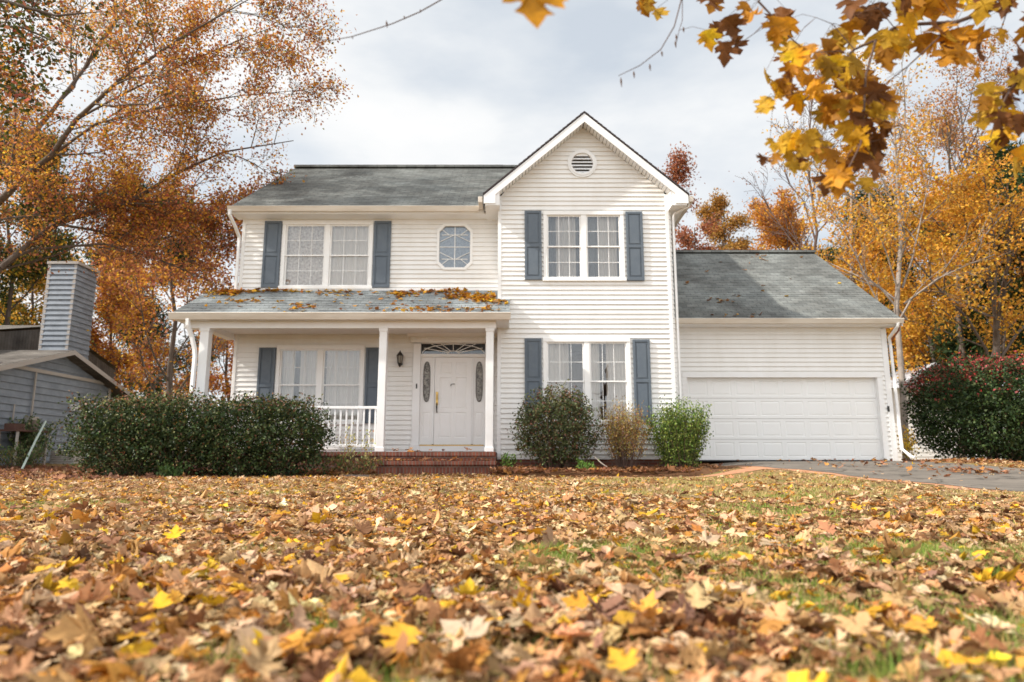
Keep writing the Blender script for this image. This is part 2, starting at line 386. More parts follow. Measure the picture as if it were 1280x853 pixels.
# ------------------------------------------------------------------ THE HOUSE
YW, YM, YG, YP = 16.0, 16.7, 17.5, 15.2
house = empty('house', (0, 20, 0), 'two storey white clapboard house with grey shutters, gabled wing, covered porch and attached garage', 'house')
house.location = (0, 0, 0)
LAP = .1185
def siding(mb, x0, x1, z0, z1, Y, holes=(), lim=None, lap=LAP, out=.030, side=None):
    """courses of lap siding facing -Y. holes: (xa,xb,za,zb) or callables z->(xa,xb). lim: z->(xa,xb)"""
    k0 = int(math.floor((z0-0)/lap))
    for k in range(k0, int(z1/lap)+1):
        cuts = {max(z0, k*lap), min(z1, (k+1)*lap)}
        for h in holes:
            if not callable(h):
                for c in (h[2], h[3]):
                    if k*lap < c < (k+1)*lap: cuts.add(c)
        cuts = sorted(c for c in cuts if z0-1e-9 <= c <= z1+1e-9)
        for za, zb in zip(cuts[:-1], cuts[1:]):
            if zb-za < 1e-4: continue
            zm = (za+zb)/2
            A0, B0 = (x0, x1) if lim is None else lim(za); A1, B1 = (x0, x1) if lim is None else lim(zb)
            A0 = max(A0, x0); B0 = min(B0, x1); A1 = max(A1, x0); B1 = min(B1, x1)
            segs = [(A0, B0, A1, B1)]
            for h in holes:
                hh = h(zm) if callable(h) else ((h[0], h[1]) if h[2] <= zm <= h[3] else None)
                if not hh: continue
                new = []
                for a0, b0, a1, b1 in segs:
                    if hh[1] <= min(a0, a1) or hh[0] >= max(b0, b1): new.append((a0, b0, a1, b1)); continue
                    if hh[0] > a0: new.append((a0, hh[0], a1, hh[0]))
                    if hh[1] < b0: new.append((hh[1], b0, hh[1], b1))
                segs = new
            o0 = out*(1-(za-k*lap)/lap); o1 = out*(1-(zb-k*lap)/lap)
            for a0, b0, a1, b1 in segs:
                if b0-a0 < .01: continue
                vs = [(a0,Y-o0-.004,za),(b0,Y-o0-.004,za),(b1,Y-o1-.004,zb),(a1,Y-o1-.004,zb),(a0,Y+.01,za),(b0,Y+.01,za)]
                mb.add(vs, [(0,1,2,3),(4,5,1,0)])
    return mb

# window openings
W_UL = (-5.84, -3.54, 4.60, 6.34); W_LL = (-5.80, -3.64, 1.22, 3.12)
W_UR = (.77, 2.73, 4.62, 6.34); W_LR = (.74, 2.80, 1.18, 3.18)
OCT = (-1.90, -1.01, 5.08, 6.28); DOOR = (-2.42, -.46, .55, 3.30)
def octhole(z):
    x0, x1, z0, z1 = OCT; c = .17
    if z <= z0+.03 or z >= z1-.03: return None
    d = max(0, c-(z-z0), c-(z1-z))
    return (x0+.03+d, x1-.03-d)
# --- walls
mb = MB(); siding(mb, -6.80, -.34, .52, 6.44, YM, [W_UL, W_LL, DOOR, octhole])
mb.build('front_wall', M['siding'], house)
APX, APZ = 1.76, 8.55
def wlim(z):
    k = (8.80-.22-z)/.865
    return (max(-.27, 1.78-k), min(3.77, 1.78+k))
ventc = (1.745, 7.61)
def venthole(z):
    d = .27**2-(z-ventc[1])**2
    return (ventc[0]-math.sqrt(d), ventc[0]+math.sqrt(d)) if d > 0 else None
mb = MB(); siding(mb, -.27, 3.77, .40, APZ, YW, [W_UR, W_LR, venthole], wlim)
mb.build('wing_wall', M['siding'], house)
GD = (4.62, 9.40, .30, 2.44)
mb = MB(); siding(mb, 3.86, 9.62, .38, 3.70, YG, [(4.50, 9.52, .30, 2.56)])
# underside and returns of the door recess
mb.build('garage_wall', M['siding'], house)
# side and back walls (plain sheets of clapboard seen edge on) + inner floors keep the rooms dark
mb = MB()
mb.box(-6.86, -6.80, 16.66, 25.0, .3, 6.6); mb.box(3.78, 3.84, 16.02, 25.0, .3, 6.45); mb.box(-.34, -.28, 16.02, 16.72, .3, 6.44)
mb.box(-6.8, 9.7, 24.95, 25.0, .3, 6.4); mb.box(9.67, 9.73, 17.48, 25.0, .3, 3.8)
for x, y0 in ((-6.86, 16.7), (9.73, 17.5)):
    sg = -1 if x < 0 else 1
    for k in range(int(.4/LAP), int((6.5 if x < 0 else 3.75)/LAP)):
        z = k*LAP; o = .018*sg
        mb.add([(x+o,y0+.06,z),(x+o,25,z),(x+.002*sg,25,z+LAP),(x+.002*sg,y0+.06,z+LAP)], [(0,1,2,3) if sg > 0 else (3,2,1,0)])
# gable ends of main and garage roofs
for x0, x1, ya, yb, ze, zr, yr in ((-6.86,-6.80,16.7,25.0,6.44,9.52,20.87),(3.78,3.84,16.7,25.0,6.44,9.52,20.87),(9.67,9.73,17.5,25,3.8,6.9,21.58)):
    mb.extr([(ya,ze),(yb,ze),(yr,zr)], x0, x1, 'x')
mb.build('side_wall', M['siding'], house)
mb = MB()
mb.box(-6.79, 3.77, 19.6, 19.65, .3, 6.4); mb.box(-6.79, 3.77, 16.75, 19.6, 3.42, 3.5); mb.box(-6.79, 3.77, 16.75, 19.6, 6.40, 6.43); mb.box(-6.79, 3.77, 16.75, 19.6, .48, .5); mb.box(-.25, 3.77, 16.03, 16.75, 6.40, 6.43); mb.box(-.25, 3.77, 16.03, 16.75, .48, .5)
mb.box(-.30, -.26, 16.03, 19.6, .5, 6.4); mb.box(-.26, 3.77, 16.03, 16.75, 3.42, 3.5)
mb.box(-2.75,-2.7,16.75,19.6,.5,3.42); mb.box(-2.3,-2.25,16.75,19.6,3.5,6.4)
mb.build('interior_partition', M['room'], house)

# --- corner posts, frieze, band
def pieces(name, mt, boxes, bevel=.004):
    for b in boxes: m_ = MB(); m_.box(*b); m_.build(name, M[mt], house, bevel=bevel)
mb = MB()
pieces('corner_board', 'trim', [(-6.88,-6.79,YM-.035,YM+.06,.45,6.44),(3.755,3.845,YW-.035,YW+.05,.38,6.80),(9.60,9.74,YG-.035,YG+.05,.32,3.72)])
mb.box(-.345, -.26, YW-.035, YW+.05, .40, 6.76); mb.box(-.345,-.30, YW+.05, YM-.02, .4, 6.6); mb.build('corner_board', M['trim'], house)
mb = MB(); mb.box(4.38, 4.50, YG-.03, YG+.15, .33, 2.44); mb.box(9.40, 9.53, YG-.03, YG+.15, .33, 2.44); mb.box(4.38, 9.53, YG-.04, YG+.15, 2.44, 2.57)
mb.build('garage_door_frame', M['trim'], house)
# strip of side siding that laps out past the wing corner board, each lap edge showing
mb = MB()
for k in range(int(.4/LAP)+1, int(6.45/LAP)):
    z = k*LAP; mb.add([(3.845,YW+.0,z+.006),(3.905,YW+.0,z+.006),(3.885,YW,z+LAP-.004),(3.845,YW,z+LAP-.004),(3.845,YW+.12,z+.006),(3.905,YW+.12,z+.006),(3.885,YW+.12,z+LAP-.004),(3.845,YW+.12,z+LAP-.004)],
        [(0,1,2,3),(1,5,6,2),(0,4,5,1),(3,2,6,7)])
mb.build('side_lap_edge', M['siding'], house)

# --- roofs: stepped shingle courses
def roof_plane(mb, x0, x1, ye, ze, yr, zr, step=.14, lip=.010, ends=None):
    L = math.hypot(yr-ye, zr-ze); n = max(1, int(L/step)); dy, dz = (yr-ye)/L, (zr-ze)/L; ny, nz = -dz, dy
    if dy < 0: ny, nz = dz*1.0, -dy
    for i in range(n):
        s0, s1 = L*i/n, L*(i+1)/n
        a = (ye+dy*s0+ny*lip*(1 if dy > 0 else 1), ze+dz*s0+nz*lip); b = (ye+dy*s1, ze+dz*s1); c = (ye+dy*s0, ze+dz*s0)
        X0, X1 = (x0, x1)
        vs = [(X0,a[0],a[1]),(X1,a[0],a[1]),(X1,b[0],b[1]),(X0,b[0],b[1]),(X0,c[0],c[1]),(X1,c[0],c[1])]
        mb.add(vs, [(0,1,2,3),(4,5,1,0)] if dy > 0 else [(3,2,1,0),(0,1,5,4)])
mb = MB()
ME, MZ, MR, MRZ = 16.22, 6.58, 20.87, 9.68
roof_plane(mb, -7.04, 3.95, ME, MZ, MR, MRZ)
roof_plane(mb, -7.04, 3.95, 25.5, MZ, MR, MRZ)
mb.box(-7.04, 3.95, MR-.14, MR+.14, MRZ-.01, MRZ+.05)
mb.build('main_roof', M['shingle'], house)
mb = MB()   # under-deck and rake boards
mb.extr([(ME,MZ-.02),(MR,MRZ-.02),(25.5,MZ-.02),(25.5,MZ-.12),(MR,MRZ-.13),(ME,MZ-.12)], -7.03, 3.94, 'x')
mb.build('roof_deck', M['trim'], house)
mb = MB()
GE, GZ, GR, GRZ = 17.05, 3.90, 21.58, 7.04
roof_plane(mb, 3.85, 9.92, GE, GZ, GR, GRZ); roof_plane(mb, 3.85, 9.92, 26.0, GZ, GR, GRZ)
mb.box(3.85, 9.92, GR-.14, GR+.14, GRZ-.01, GRZ+.05)
mb.build('garage_roof', M['shingle'], house)
mb = MB(); mb.extr([(GE,GZ-.02),(GR,GRZ-.02),(26.0,GZ-.02),(26.0,GZ-.12),(GR,GRZ-.13),(GE,GZ-.12)], 3.86, 9.91, 'x'); mb.build('garage_roof_deck', M['trim'], house)
# wing roof (ridge runs back into the main roof)
mb = MB(); WX, WZ, WEL, WER, WEZ = 1.78, 8.80, -.70, 4.26, 6.66
for sg, xe in ((-1, WEL), (1, WER)):
    L = math.hypot(xe-WX, WZ-WEZ); n = int(L/.14)
    for i in range(n):
        f0, f1 = i/n, (i+1)/n
        xa, za = xe+(WX-xe)*f0, WEZ+(WZ-WEZ)*f0; xb_, zb = xe+(WX-xe)*f1, WEZ+(WZ-WEZ)*f1
        nx, nz = sg*.655*.01, .755*.01
        vs = [(xa+nx,15.56,za+nz),(xa+nx,20.2,za+nz),(xb_,20.2,zb),(xb_,15.56,zb),(xa,15.56,za),(xa,20.2,za)]
        mb.add(vs, [(0,1,2,3),(4,5,1,0)] if sg > 0 else [(3,2,1,0),(0,1,5,4)])
mb.build('wing_roof', M['shingle_side'], house)
dark_edge = mat('drip_edge', (.045,.03,.03), .6)
mb = MB(); t = .035
mb.extr([(WEL,WEZ-.002),(WX,WZ-.002),(WER,WEZ-.002),(WER,WEZ-.002-t),(WX,WZ-.002-t),(WEL,WEZ-.002-t)], 15.555, 20.2)
mb.box(-7.05,-.3,MR-.10,MR+.10,MRZ+.05,MRZ+.075); mb.box(3.86,9.93,GR-.10,GR+.10,GRZ+.05,GRZ+.075)
mb.build('drip_edge', dark_edge, house)
# rake fascia of the wing (tapering into boxed returns) and its panelled soffits
mb = MB()
def slope_z(x, off=0): return (WZ - abs(x-WX)*(WZ-WEZ)/(WX-WEL if x < WX else WER-WX)) + off
fz = .23
mb.extr([(WEL+.02,WEZ-.045),(WX,WZ-.06),(WER-.02,WEZ-.045),(WER-.02,WEZ-.045-.20),(3.93,WEZ-.045-.20),(3.93,slope_z(3.93,-.05-fz)),(WX,WZ-.05-fz),(-.40,slope_z(-.40,-.05-fz)),(-.40,WEZ-.045-.20),(WEL+.02,WEZ-.045-.20)], 15.57, 15.60)
mb.build('rake_fascia', M['trim'], house)
mb = MB()
for sg, xe, xi in ((-1, WEL+.05, -.30), (1, WER-.05, 3.84)):
    n = 26; xx = np.linspace(WX, xi, n+1)
    for a, b in zip(xx[:-1], xx[1:]):
        g = .012*sg; za, zb = slope_z(a+g, -.045-fz+.05), slope_z(b, -.045-fz+.05)
        mb.extr([(a+g,za),(b,zb),(b,zb+.02),(a+g,za+.02)] if sg > 0 else [(b,zb),(a+g,za),(a+g,za+.02),(b,zb+.02)], 15.60, 15.975)
    x_, = (xi,); mb.box(min(x_, x_+.03*sg), max(x_, x_+.03*sg), 15.61, 16.03, WEZ-.235, slope_z(x_, -.24)+.12)
    # boxed return under the eave, running back along the side wall
    x0, x1 = sorted((xi, xe+.0)); mb.box(x0, x1, 15.601, 17.2 if sg < 0 else 20.5, WEZ-.28, WEZ-.235)
    mb.extr([(xi-(.09*-sg if 0 else 0),WEZ-.235),(xe,WEZ-.235),(xe,WEZ-.05),(xi,slope_z(xi,-.09))][::(1 if sg > 0 else -1)], 15.602, 15.64)
mb.build('rake_soffit', M['trim'], house)
# eave soffit/fascia of main, garage
pieces('fascia', 'trim', [(-7.02,-.70,ME+.02,ME+.05,MZ-.15,MZ-.025),(3.95,9.90,GE+.02,GE+.05,GZ-.15,GZ-.025)])
pieces('eave_soffit', 'trim', [(-7.02,-.33,ME+.05,YM+.02,MZ-.17,MZ-.14),(3.86,9.90,GE+.05,YG+.02,GZ-.16,GZ-.13)])
pieces('frieze_board', 'trim', [(-6.80,-.36,YM-.03,YM-.005,MZ-.30,MZ-.171),(3.90,9.60,YG-.03,YG-.005,GZ-.25,GZ-.161)])
mb = MB(); mb.extr([(ME,MZ-.03),(MR,MRZ-.03),(MR,MRZ-.2),(ME,MZ-.2)], -7.07, -7.04, 'x'); mb.build('rake_board', M['trim'], house)
mb = MB(); mb.extr([(GE,GZ-.03),(GR,GRZ-.03),(GR,GRZ-.2),(GE,GZ-.2)], 9.92, 9.95, 'x'); mb.build('rake_board', M['trim'], house)

# --- gutters (K profile) and downspouts
def gutter(x0, x1, y, z, h=.125, d=.11, cap=True):
    mb = MB()
    mb.extr([(y,z-.004),(y-d,z),(y-d-.012,z-.012),(y-d,z-.03),(y-d*.85,z-h*.55),(y-d*.62,z-h),(y,z-h)], x0, x1, 'x')
    return mb
for a in ((-7.08, -.82, ME+.02, MZ-.01), (3.92, 9.95, GE+.02, GZ-.01)):
    gutter(*a).build('gutter', M['gutter'], house)
# short gutter returning back beside the wing's left eave and end of the right one
pieces('gutter', 'gutter', [(-.82,-.71,15.70,16.22,WEZ-.17,WEZ-.02),(4.26,4.37,15.60,20.4,WEZ-.19,WEZ-.05)], .01)
def downspout(pts, name='downspout', r=.048, mt='trim'):
    mb = MB(); mb.tube(pts, r, 4); return mb.build(name, M[mt], house, bevel=.008)
downspout([(-6.99,16.10,6.45),(-6.99,16.10,6.33),(-6.93,16.35,6.10),(-6.92,16.60,5.92),(-6.92,16.62,5.8),(-6.92,16.62,4.53)])
downspout([(4.30,15.72,6.48),(4.28,15.75,6.40),(3.98,15.98,6.30),(3.96,16.02,6.15),(3.96,16.02,.55),(4.0,15.85,.45)], r=.035)
downspout([(9.80,17.0,3.78),(9.80,17.02,3.70),(9.74,17.35,3.45),(9.80,17.44,3.30),(9.83,17.42,.62),(9.95,17.25,.42),(10.0,17.2,.40)], r=.045)
mb = MB(); mb.tube([(9.82,17.0,3.72),(9.86,17.1,3.60),(9.78,17.3,3.40)], .022, 6); mb.build('rusty_strap', mat('rust', (.22,.08,.04), .8), house)

# --- windows
def window(w, Y, units=2, label=None, sill=True, muntin=(3,2), casing=.085, mull=.13):
    x0, x1, z0, z1 = w; P_ = .05
    mb = MB()
    mb.box(x0-.005, x0+casing, Y-P_, Y+.10, z0, z1); mb.box(x1-casing, x1+.005, Y-P_, Y+.10, z0, z1)
    mb.box(x0-.005, x1+.005, Y-P_-.01, Y+.10, z1-casing*.9, z1+.02); mb.box(x0-.03, x1+.03, Y-P_-.025, Y+.10, z0-.03, z0+.05)
    xm = (x0+x1)/2
    mb.box(xm-mull/2, xm+mull/2, Y-P_+.004, Y+.10, z0+.05, z1-casing*.9)
    root = mb.build('window', M['sash'], house, bevel=.005)
    if label: root['label'] = label
    spans = [(x0+casing, xm-mull/2), (xm+mull/2, x1-casing)]
    za, zb = z0+.05, z1-casing*.9; zm = (za+zb)/2
    for a, b in spans:
        for (lo, hi, dy) in ((za, zm+.018, .035), (zm-.018, zb, .005)):
            s = MB(); y0 = Y+dy-.02; y1 = y0+.028; f = .036
            s.box(a, a+f, y0, y1, lo, hi); s.box(b-f, b, y0, y1, lo, hi)
            s.box(a+f, b-f, y0, y1, lo, lo+f*(1.2 if lo == za else 1)); s.box(a+f, b-f, y0, y1, hi-f, hi)
            nc, nr = muntin
            for i in range(1, nc):
                x = a+f+(b-a-2*f)*i/nc; s.box(x-.007, x+.007, y0+.006, y1-.004, lo+f, hi-f)
            for j in range(1, nr):
                z = lo+f+(hi-lo-2*f)*j/nr; s.box(a+f, b-f, y0+.008, y1-.006, z-.007, z+.007)
            s.build('sash', M['sash'], root)
            g = MB(); g.box(a+f, b-f, y0+.012, y0+.015, lo+f, hi-f); g.build('pane', M['glass'], root)
    return spans, za, zb
def shutter(x0, x1, z0, z1, Y, label=None):
    mb = MB(); y = Y-.078; f = .055
    mb.box(x0, x0+f, y, Y-.022, z0, z1); mb.box(x1-f, x1, y, Y-.022, z0, z1)
    zm = z0+(z1-z0)*.49
    for a, b in ((z0, z0+.08), (zm-.035, zm+.035), (z1-.06, z1)): mb.box(x0+f, x1-f, y+.001, Y-.022, a, b)
    for a, b in ((z0+.08, zm-.035), (zm+.035, z1-.06)):
        mb.box(x0+f, x1-f, y+.020, Y-.022, a, b)
        mb.box(x0+f+.035, x1-f-.035, y+.008, y+.0205, a+.04, b-.04)
    o = mb.build('shutter', M['shutter'], house, bevel=.004)
    if label: o['label'] = label
def curtain(a, b, z0, z1, Y, label, lace=False, dens=30, amp=.036, seed=0, flare=0, mt=None):
    n = max(14, int((b-a)*110)); r = random.Random(seed); ph = [r.uniform(0, 6) for _ in range(4)]
    V = []; m = 14
    for j in range(m+1):
        tz = j/m; z = z1+(z0-z1)*tz
        for i in range(n+1):
            x = a+(b-a)*i/n
            w_ = math.sin(x*dens*.31+ph[2]); y = Y+.012+amp*(abs(math.sin(x*dens*.62+ph[0]+.25*tz+w_))*1.5-.9+.3*math.sin(x*dens*2.1+ph[1]))*(1 if lace is False else .5)
            V.append((x+flare*tz*tz*((i/n)-.5), y, z))
    F = [(j*(n+1)+i, (j+1)*(n+1)+i, (j+1)*(n+1)+i+1, j*(n+1)+i+1) for j in range(m) for i in range(n)]
    o = np_mesh('curtain', np.array(V), np.array(F), None, M[mt or ('lace' if lace else 'curtain')], smooth=True)
    tag(o, label, 'curtain', 'curtains behind the front windows'); return o

sp, za, zb = window(W_UL, YM, muntin=(3,2), label='upstairs window over the porch roof')
curtain(sp[0][0]-.02, sp[0][1]+.02, za-.05, zb+.02, YM+.10, 'patterned lace curtain filling the left half of the upstairs window above the porch roof', True, seed=1)
curtain(sp[1][0]-.02, sp[1][1]+.02, za-.05, zb+.02, YM+.10, 'hanging white sheer curtain in the right half of the upstairs window above the porch roof', False, 24, seed=2)
sp, za, zb = window(W_LL, YM, label='window on the porch behind the hedge')
curtain(sp[0][0]-.02, sp[0][0]+.33, za-.05, zb+.02, YM+.10, 'short cream curtain at the left edge of the porch window, left of the dark gap', seed=3)
curtain(sp[0][0]+.46, sp[0][1]+.02, za-.05, zb+.02, YM+.10, 'cream curtain in the left half of the porch window, right of the dark gap', seed=4)
curtain(sp[1][0]+.06, sp[1][1]+.02, za-.05, zb+.02, YM+.10, 'wide cream curtain filling the right half of the porch window', seed=5)
sp, za, zb = window(W_UR, YW, label='upstairs window in the gabled wing')
curtain(sp[0][0]+.22, sp[0][1]-.12, za-.05, zb+.02, YW+.10, 'narrow white curtain in the left half of the upstairs gable window', dens=38, seed=6)
curtain(sp[1][0]+.30, sp[1][1]-.06, za-.05, zb+.02, YW+.10, 'white curtain in the right half of the upstairs gable window', dens=36, seed=7)
curtain(sp[0][0]-.02, sp[0][1]+.02, za-.05, zb+.02, YW+.20, 'added grey sheet imitating sky reflection behind the narrow curtain in the left half of the upstairs gable window', seed=16, mt='sheer')  # added sheet, its grey stands in for sky reflected in the panes
curtain(sp[1][0]-.02, sp[1][1]+.02, za-.05, zb+.02, YW+.20, 'added grey sheet imitating sky reflection behind the curtain in the right half of the upstairs gable window', seed=17, mt='sheer')  # second added sheet, same painted sky reflection
sp, za, zb = window(W_LR, YW, label='ground floor window of the gabled wing behind the shrubs')
curtain(sp[0][0]-.02, sp[0][0]+.53, za-.05, zb+.02, YW+.10, 'pale curtain in the left half of the ground floor wing window', seed=8)
curtain(sp[1][0]-.02, sp[1][0]+.25, za-.05, zb+.02, YW+.10, 'narrow pale curtain left of the dark gap in the ground floor wing window', seed=9)
curtain(sp[1][0]+.40, sp[1][1]+.02, za-.05, zb+.02, YW+.10, 'pale pinkish curtain right of the dark gap in the ground floor wing window', seed=10)
shutter(-6.30, -5.87, 4.60, 6.35, YM); shutter(-3.51, -3.08, 4.60, 6.35, YM)
shutter(-6.24, -5.83, 1.22, 3.08, YM); shutter(-3.60, -3.17, 1.22, 3.08, YM)
shutter(.31, .72, 4.62, 6.36, YW); shutter(2.78, 3.19, 4.60, 6.34, YW)
shutter(.30, .70, 1.24, 3.18, YW); shutter(2.86, 3.26, 1.22, 3.16, YW)

# octagonal leaded window
def octo(x0, x1, z0, z1, c): return [(x0+c,z0),(x1-c,z0),(x1,z0+c),(x1,z1-c),(x1-c,z1),(x0+c,z1),(x0,z1-c),(x0,z0+c)]
x0, x1, z0, z1 = OCT
mb = MB(); mb.ring(octo(x0-.01,x1+.01,z0-.01,z1+.01,.17), octo(x0+.055,x1-.055,z0+.055,z1-.055,.15), YM-.05, YM+.06)
ow = mb.build('octagonal_window', M['sash'], house, bevel=.004)
g = MB(); g.extr(octo(x0+.05,x1-.05,z0+.05,z1-.05,.15), YM+.012, YM+.016); g.build('pane', M['leaded'], ow)
g = MB(); xc, zc = (x0+x1)/2, (z0+z1)/2; ya, yb = YM-.004, YM+.011; a0, a1, b0, b1 = x0+.055, x1-.055, z0+.055, z1-.055
def barxz(mb, p, q, w, y0, y1):
    dx, dz = q[0]-p[0], q[1]-p[1]; l = math.hypot(dx, dz); nx, nz = -dz/l*w/2, dx/l*w/2
    mb.extr([(p[0]-nx,p[1]-nz),(q[0]-nx,q[1]-nz),(q[0]+nx,q[1]+nz),(p[0]+nx,p[1]+nz)][::1], y0, y1)
iw, ih = .17, .27
io = octo(xc-iw-.06, xc+iw+.06, zc-ih-.06, zc+ih+.06, .12)
barxz(g, (xc,b0), (xc,b1), .018, ya, yb); barxz(g, (a0,zc), (a1,zc), .018, ya-.001, yb-.001)
for zz in (zc-ih-.05, zc+ih+.05): barxz(g, (a0+.06,zz), (a1-.06,zz), .016, ya-.002, yb-.002)
for sx in (-1,1):
    for sz in (-1,1):
        barxz(g, (xc+sx*(iw-.02),zc+sz*(ih-.02)+sz*.07), (xc+sx*(a1-xc-.06),zc+sz*(b1-zc-.08)), .014, ya-.003, yb-.003)
        barxz(g, (xc+sx*.02,zc+sz*ih+sz*.05), (xc+sx*(a1-xc-.01),zc+sz*(ih-.13)), .014, ya-.004, yb-.004)
g.build('leading', M['sash'], ow)
tag(np_mesh('curtain', np.array([(x0,YM+.25,z0),(x1,YM+.25,z0),(x1,YM+.22,z1),(x0,YM+.22,z1)]), np.array([(0,1,2,3)]), None, M['lace']), 'small pale lace curtain behind the octagonal window', 'curtain', 'curtains behind the front windows')

# gable vent
mb = MB(); ro, ri = .365, .27; cx, cz = ventc
o8 = [(cx+ro*math.cos(R(22.5+45*k)), cz+ro*math.sin(R(22.5+45*k))) for k in range(8)]; o16 = []
nseg = 32
oo = [(cx+ro*(.97+.03*abs(math.cos(4*math.pi*2*k/nseg/2)))*math.cos(2*math.pi*k/nseg), cz+ro*math.sin(2*math.pi*k/nseg)) for k in range(nseg)]
ii = [(cx+ri*math.cos(2*math.pi*k/nseg), cz+ri*math.sin(2*math.pi*k/nseg)) for k in range(nseg)]
mb.ring(oo, ii, YW-.055, YW+.06)
i2 = [(cx+(ri+.05)*math.cos(2*math.pi*k/nseg), cz+(ri+.05)*math.sin(2*math.pi*k/nseg)) for k in range(nseg)]
mb.ring(i2, ii, YW-.07, YW-.05)
vent = mb.build('gable_vent', M['trim'], house)
mb = MB()
for k in range(6):
    z = cz-.22+k*.088; w = math.sqrt(max(0, ri**2-(z-cz)**2))
    mb.add([(cx-w,YW-.045,z-.02),(cx+w,YW-.045,z-.02),(cx+w,YW+.01,z+.035),(cx-w,YW+.01,z+.035),(cx-w,YW-.045,z-.032),(cx+w,YW-.045,z-.032),(cx+w,YW+.01,z+.023),(cx-w,YW+.01,z+.023)],
           [(0,1,2,3),(5,4,7,6),(4,5,1,0),(1,5,6,2),(4,0,3,7)])
mb.build('louvre', M['trim'], vent)
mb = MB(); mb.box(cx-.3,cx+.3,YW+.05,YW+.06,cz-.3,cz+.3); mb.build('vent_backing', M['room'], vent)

# --- front door
x0, x1, z0, z1 = DOOR
mb = MB()
mb.box(-2.43, -2.25, YM-.09, YM+.05, .56, 3.18); mb.box(-.66, -.47, YM-.09, YM+.05, .56, 3.18)      # pilasters
mb.box(-2.46, -2.22, YM-.10, YM+.04, .56, .72); mb.box(-.69, -.44, YM-.10, YM+.04, .56, .72)
mb.box(-2.50, -.42, YM-.10, YM+.05, 3.20, 3.34)
mb.extr([(YM-.02,3.34),(YM-.10,3.34),(YM-.20,3.42),(YM-.20,3.47),(YM-.02,3.47)], -2.58, -.36, 'x')
for k in range(18): mb.box(-2.50+k*.118, -2.50+k*.118+.06, YM-.125, YM-.10, 3.27, 3.33)
mb.box(-2.25, -.66, YM-.05, YM+.05, 3.185, 3.20); mb.box(-2.25, -.66, YM-.05, YM+.05, 2.85, 2.925)
mb.box(-1.94, -1.905, YM-.03, YM+.05, .72, 2.85); mb.box(-.985, -.95, YM-.03, YM+.05, .72, 2.85)
mb.box(-2.25, -.66, YM-.09, YM+.0, .545, .68)
surround = mb.build('door_surround', M['trim'], house, bevel=.005)
mb = MB(); mb.box(-2.25, -.66, YM-.10, YM+.02, .681, .705); mb.build('threshold', M['brass'], surround)
def raised(mb, x0, x1, z0, z1, y, d=.008, w=.028):
    """raised-and-fielded panel: a groove round a raised centre"""
    vs = [(x0,y,z0),(x1,y,z0),(x1,y,z1),(x0,y,z1)]
    def ins(q, k, yy): return [(q[0][0]+k,yy,q[0][2]+k),(q[1][0]-k,yy,q[1][2]+k),(q[2][0]-k,yy,q[2][2]-k),(q[3][0]+k,yy,q[3][2]-k)]
    r1 = ins(vs, w*.5, y+d); r2 = ins(vs, w, y+d); r3 = ins(vs, w*1.9, y+.002)
    allv = vs+r1+r2+r3; fs = []
    for a in (0, 4, 8):
        for i in range(4): j = (i+1)%4; fs.append((a+i, a+j, a+4+j, a+4+i))
    fs.append((12,13,14,15)); mb.add(allv, fs)
def panelled(mb, x0, x1, z0, z1, y, panels, back=.04):
    """flat front face at y with rectangular panels pressed into it (grid fill)"""
    xs = sorted({x0, x1, *[p[0] for p in panels], *[p[1] for p in panels]}); zs = sorted({z0, z1, *[p[2] for p in panels], *[p[3] for p in panels]})
    for a, b in zip(xs[:-1], xs[1:]):
        for c, d in zip(zs[:-1], zs[1:]):
            mx, mz = (a+b)/2, (c+d)/2
            if any(p[0] < mx < p[1] and p[2] < mz < p[3] for p in panels): continue
            mb.add([(a,y,c),(b,y,c),(b,y,d),(a,y,d)], [(0,1,2,3)])
    for p in panels: raised(mb, *p, y)
    mb.add([(x0,y,z0),(x1,y,z0),(x1,y,z1),(x0,y,z1),(x0,y+back,z0),(x1,y+back,z0),(x1,y+back,z1),(x0,y+back,z1)], [(4,7,6,5),(0,4,5,1),(1,5,6,2),(2,6,7,3),(3,7,4,0)])
mb = MB(); dx0, dx1, dz0, dz1 = -1.90, -.99, .71, 2.845
pn = []
for a, b in ((dx0+.12, dx0+.42), (dx0+.50, dx0+.79)):
    pn += [(a,b,dz1-.42,dz1-.13), (a,b,dz1-1.28,dz1-.50), (a,b,dz0+.16,dz0+.78)]
panelled(mb, dx0, dx1, dz0, dz1, YM+.0, pn)
door = mb.build('front_door', M['door'], house)
for a, b in ((-2.25, -1.94), (-.95, -.66)):
    mb = MB(); xm = (a+b)/2
    panelled(mb, a, b, .71, 2.85, YM+.01, [(xm-.10, xm+.10, .88, 1.50)])
    s = mb.build('sidelight', M['door'], house)
    # long oval of leaded glass
    def oval(w, h):
        pts = []
        for k in range(24):
            t = 2*math.pi*k/24; pts.append((xm+w*math.copysign(abs(math.cos(t))**.8, math.cos(t)), 2.24+h*math.copysign(abs(math.sin(t))**.55, math.sin(t))))
        return pts
    r_ = MB(); r_.ring(oval(.088,.50), oval(.068,.475), YM-.008, YM+.012); r_.build('oval_frame', mat('lead_frame', (.10,.09,.08), .5), s)
    r_ = MB(); r_.extr(oval(.070,.477), YM+.000, YM+.008); r_.build('pane', mat('textured_glass', (.06,.055,.05), .18, (22,1,(.42,.40,.36)), (35,.9,.02), .6), s)
mb = MB(); mb.tube([(-1.835,YM-.02,1.90),(-1.835,YM-.055,1.88),(-1.835,YM-.055,1.80)], .018, 8); mb.tube([(-1.835,YM-.005,1.96),(-1.835,YM-.03,1.96)], .032, 12)
mb.box(-1.862, -1.808, YM-.018, YM-.001, 1.66, 1.93)
mb.build('lock_plate', M['brass'], door)
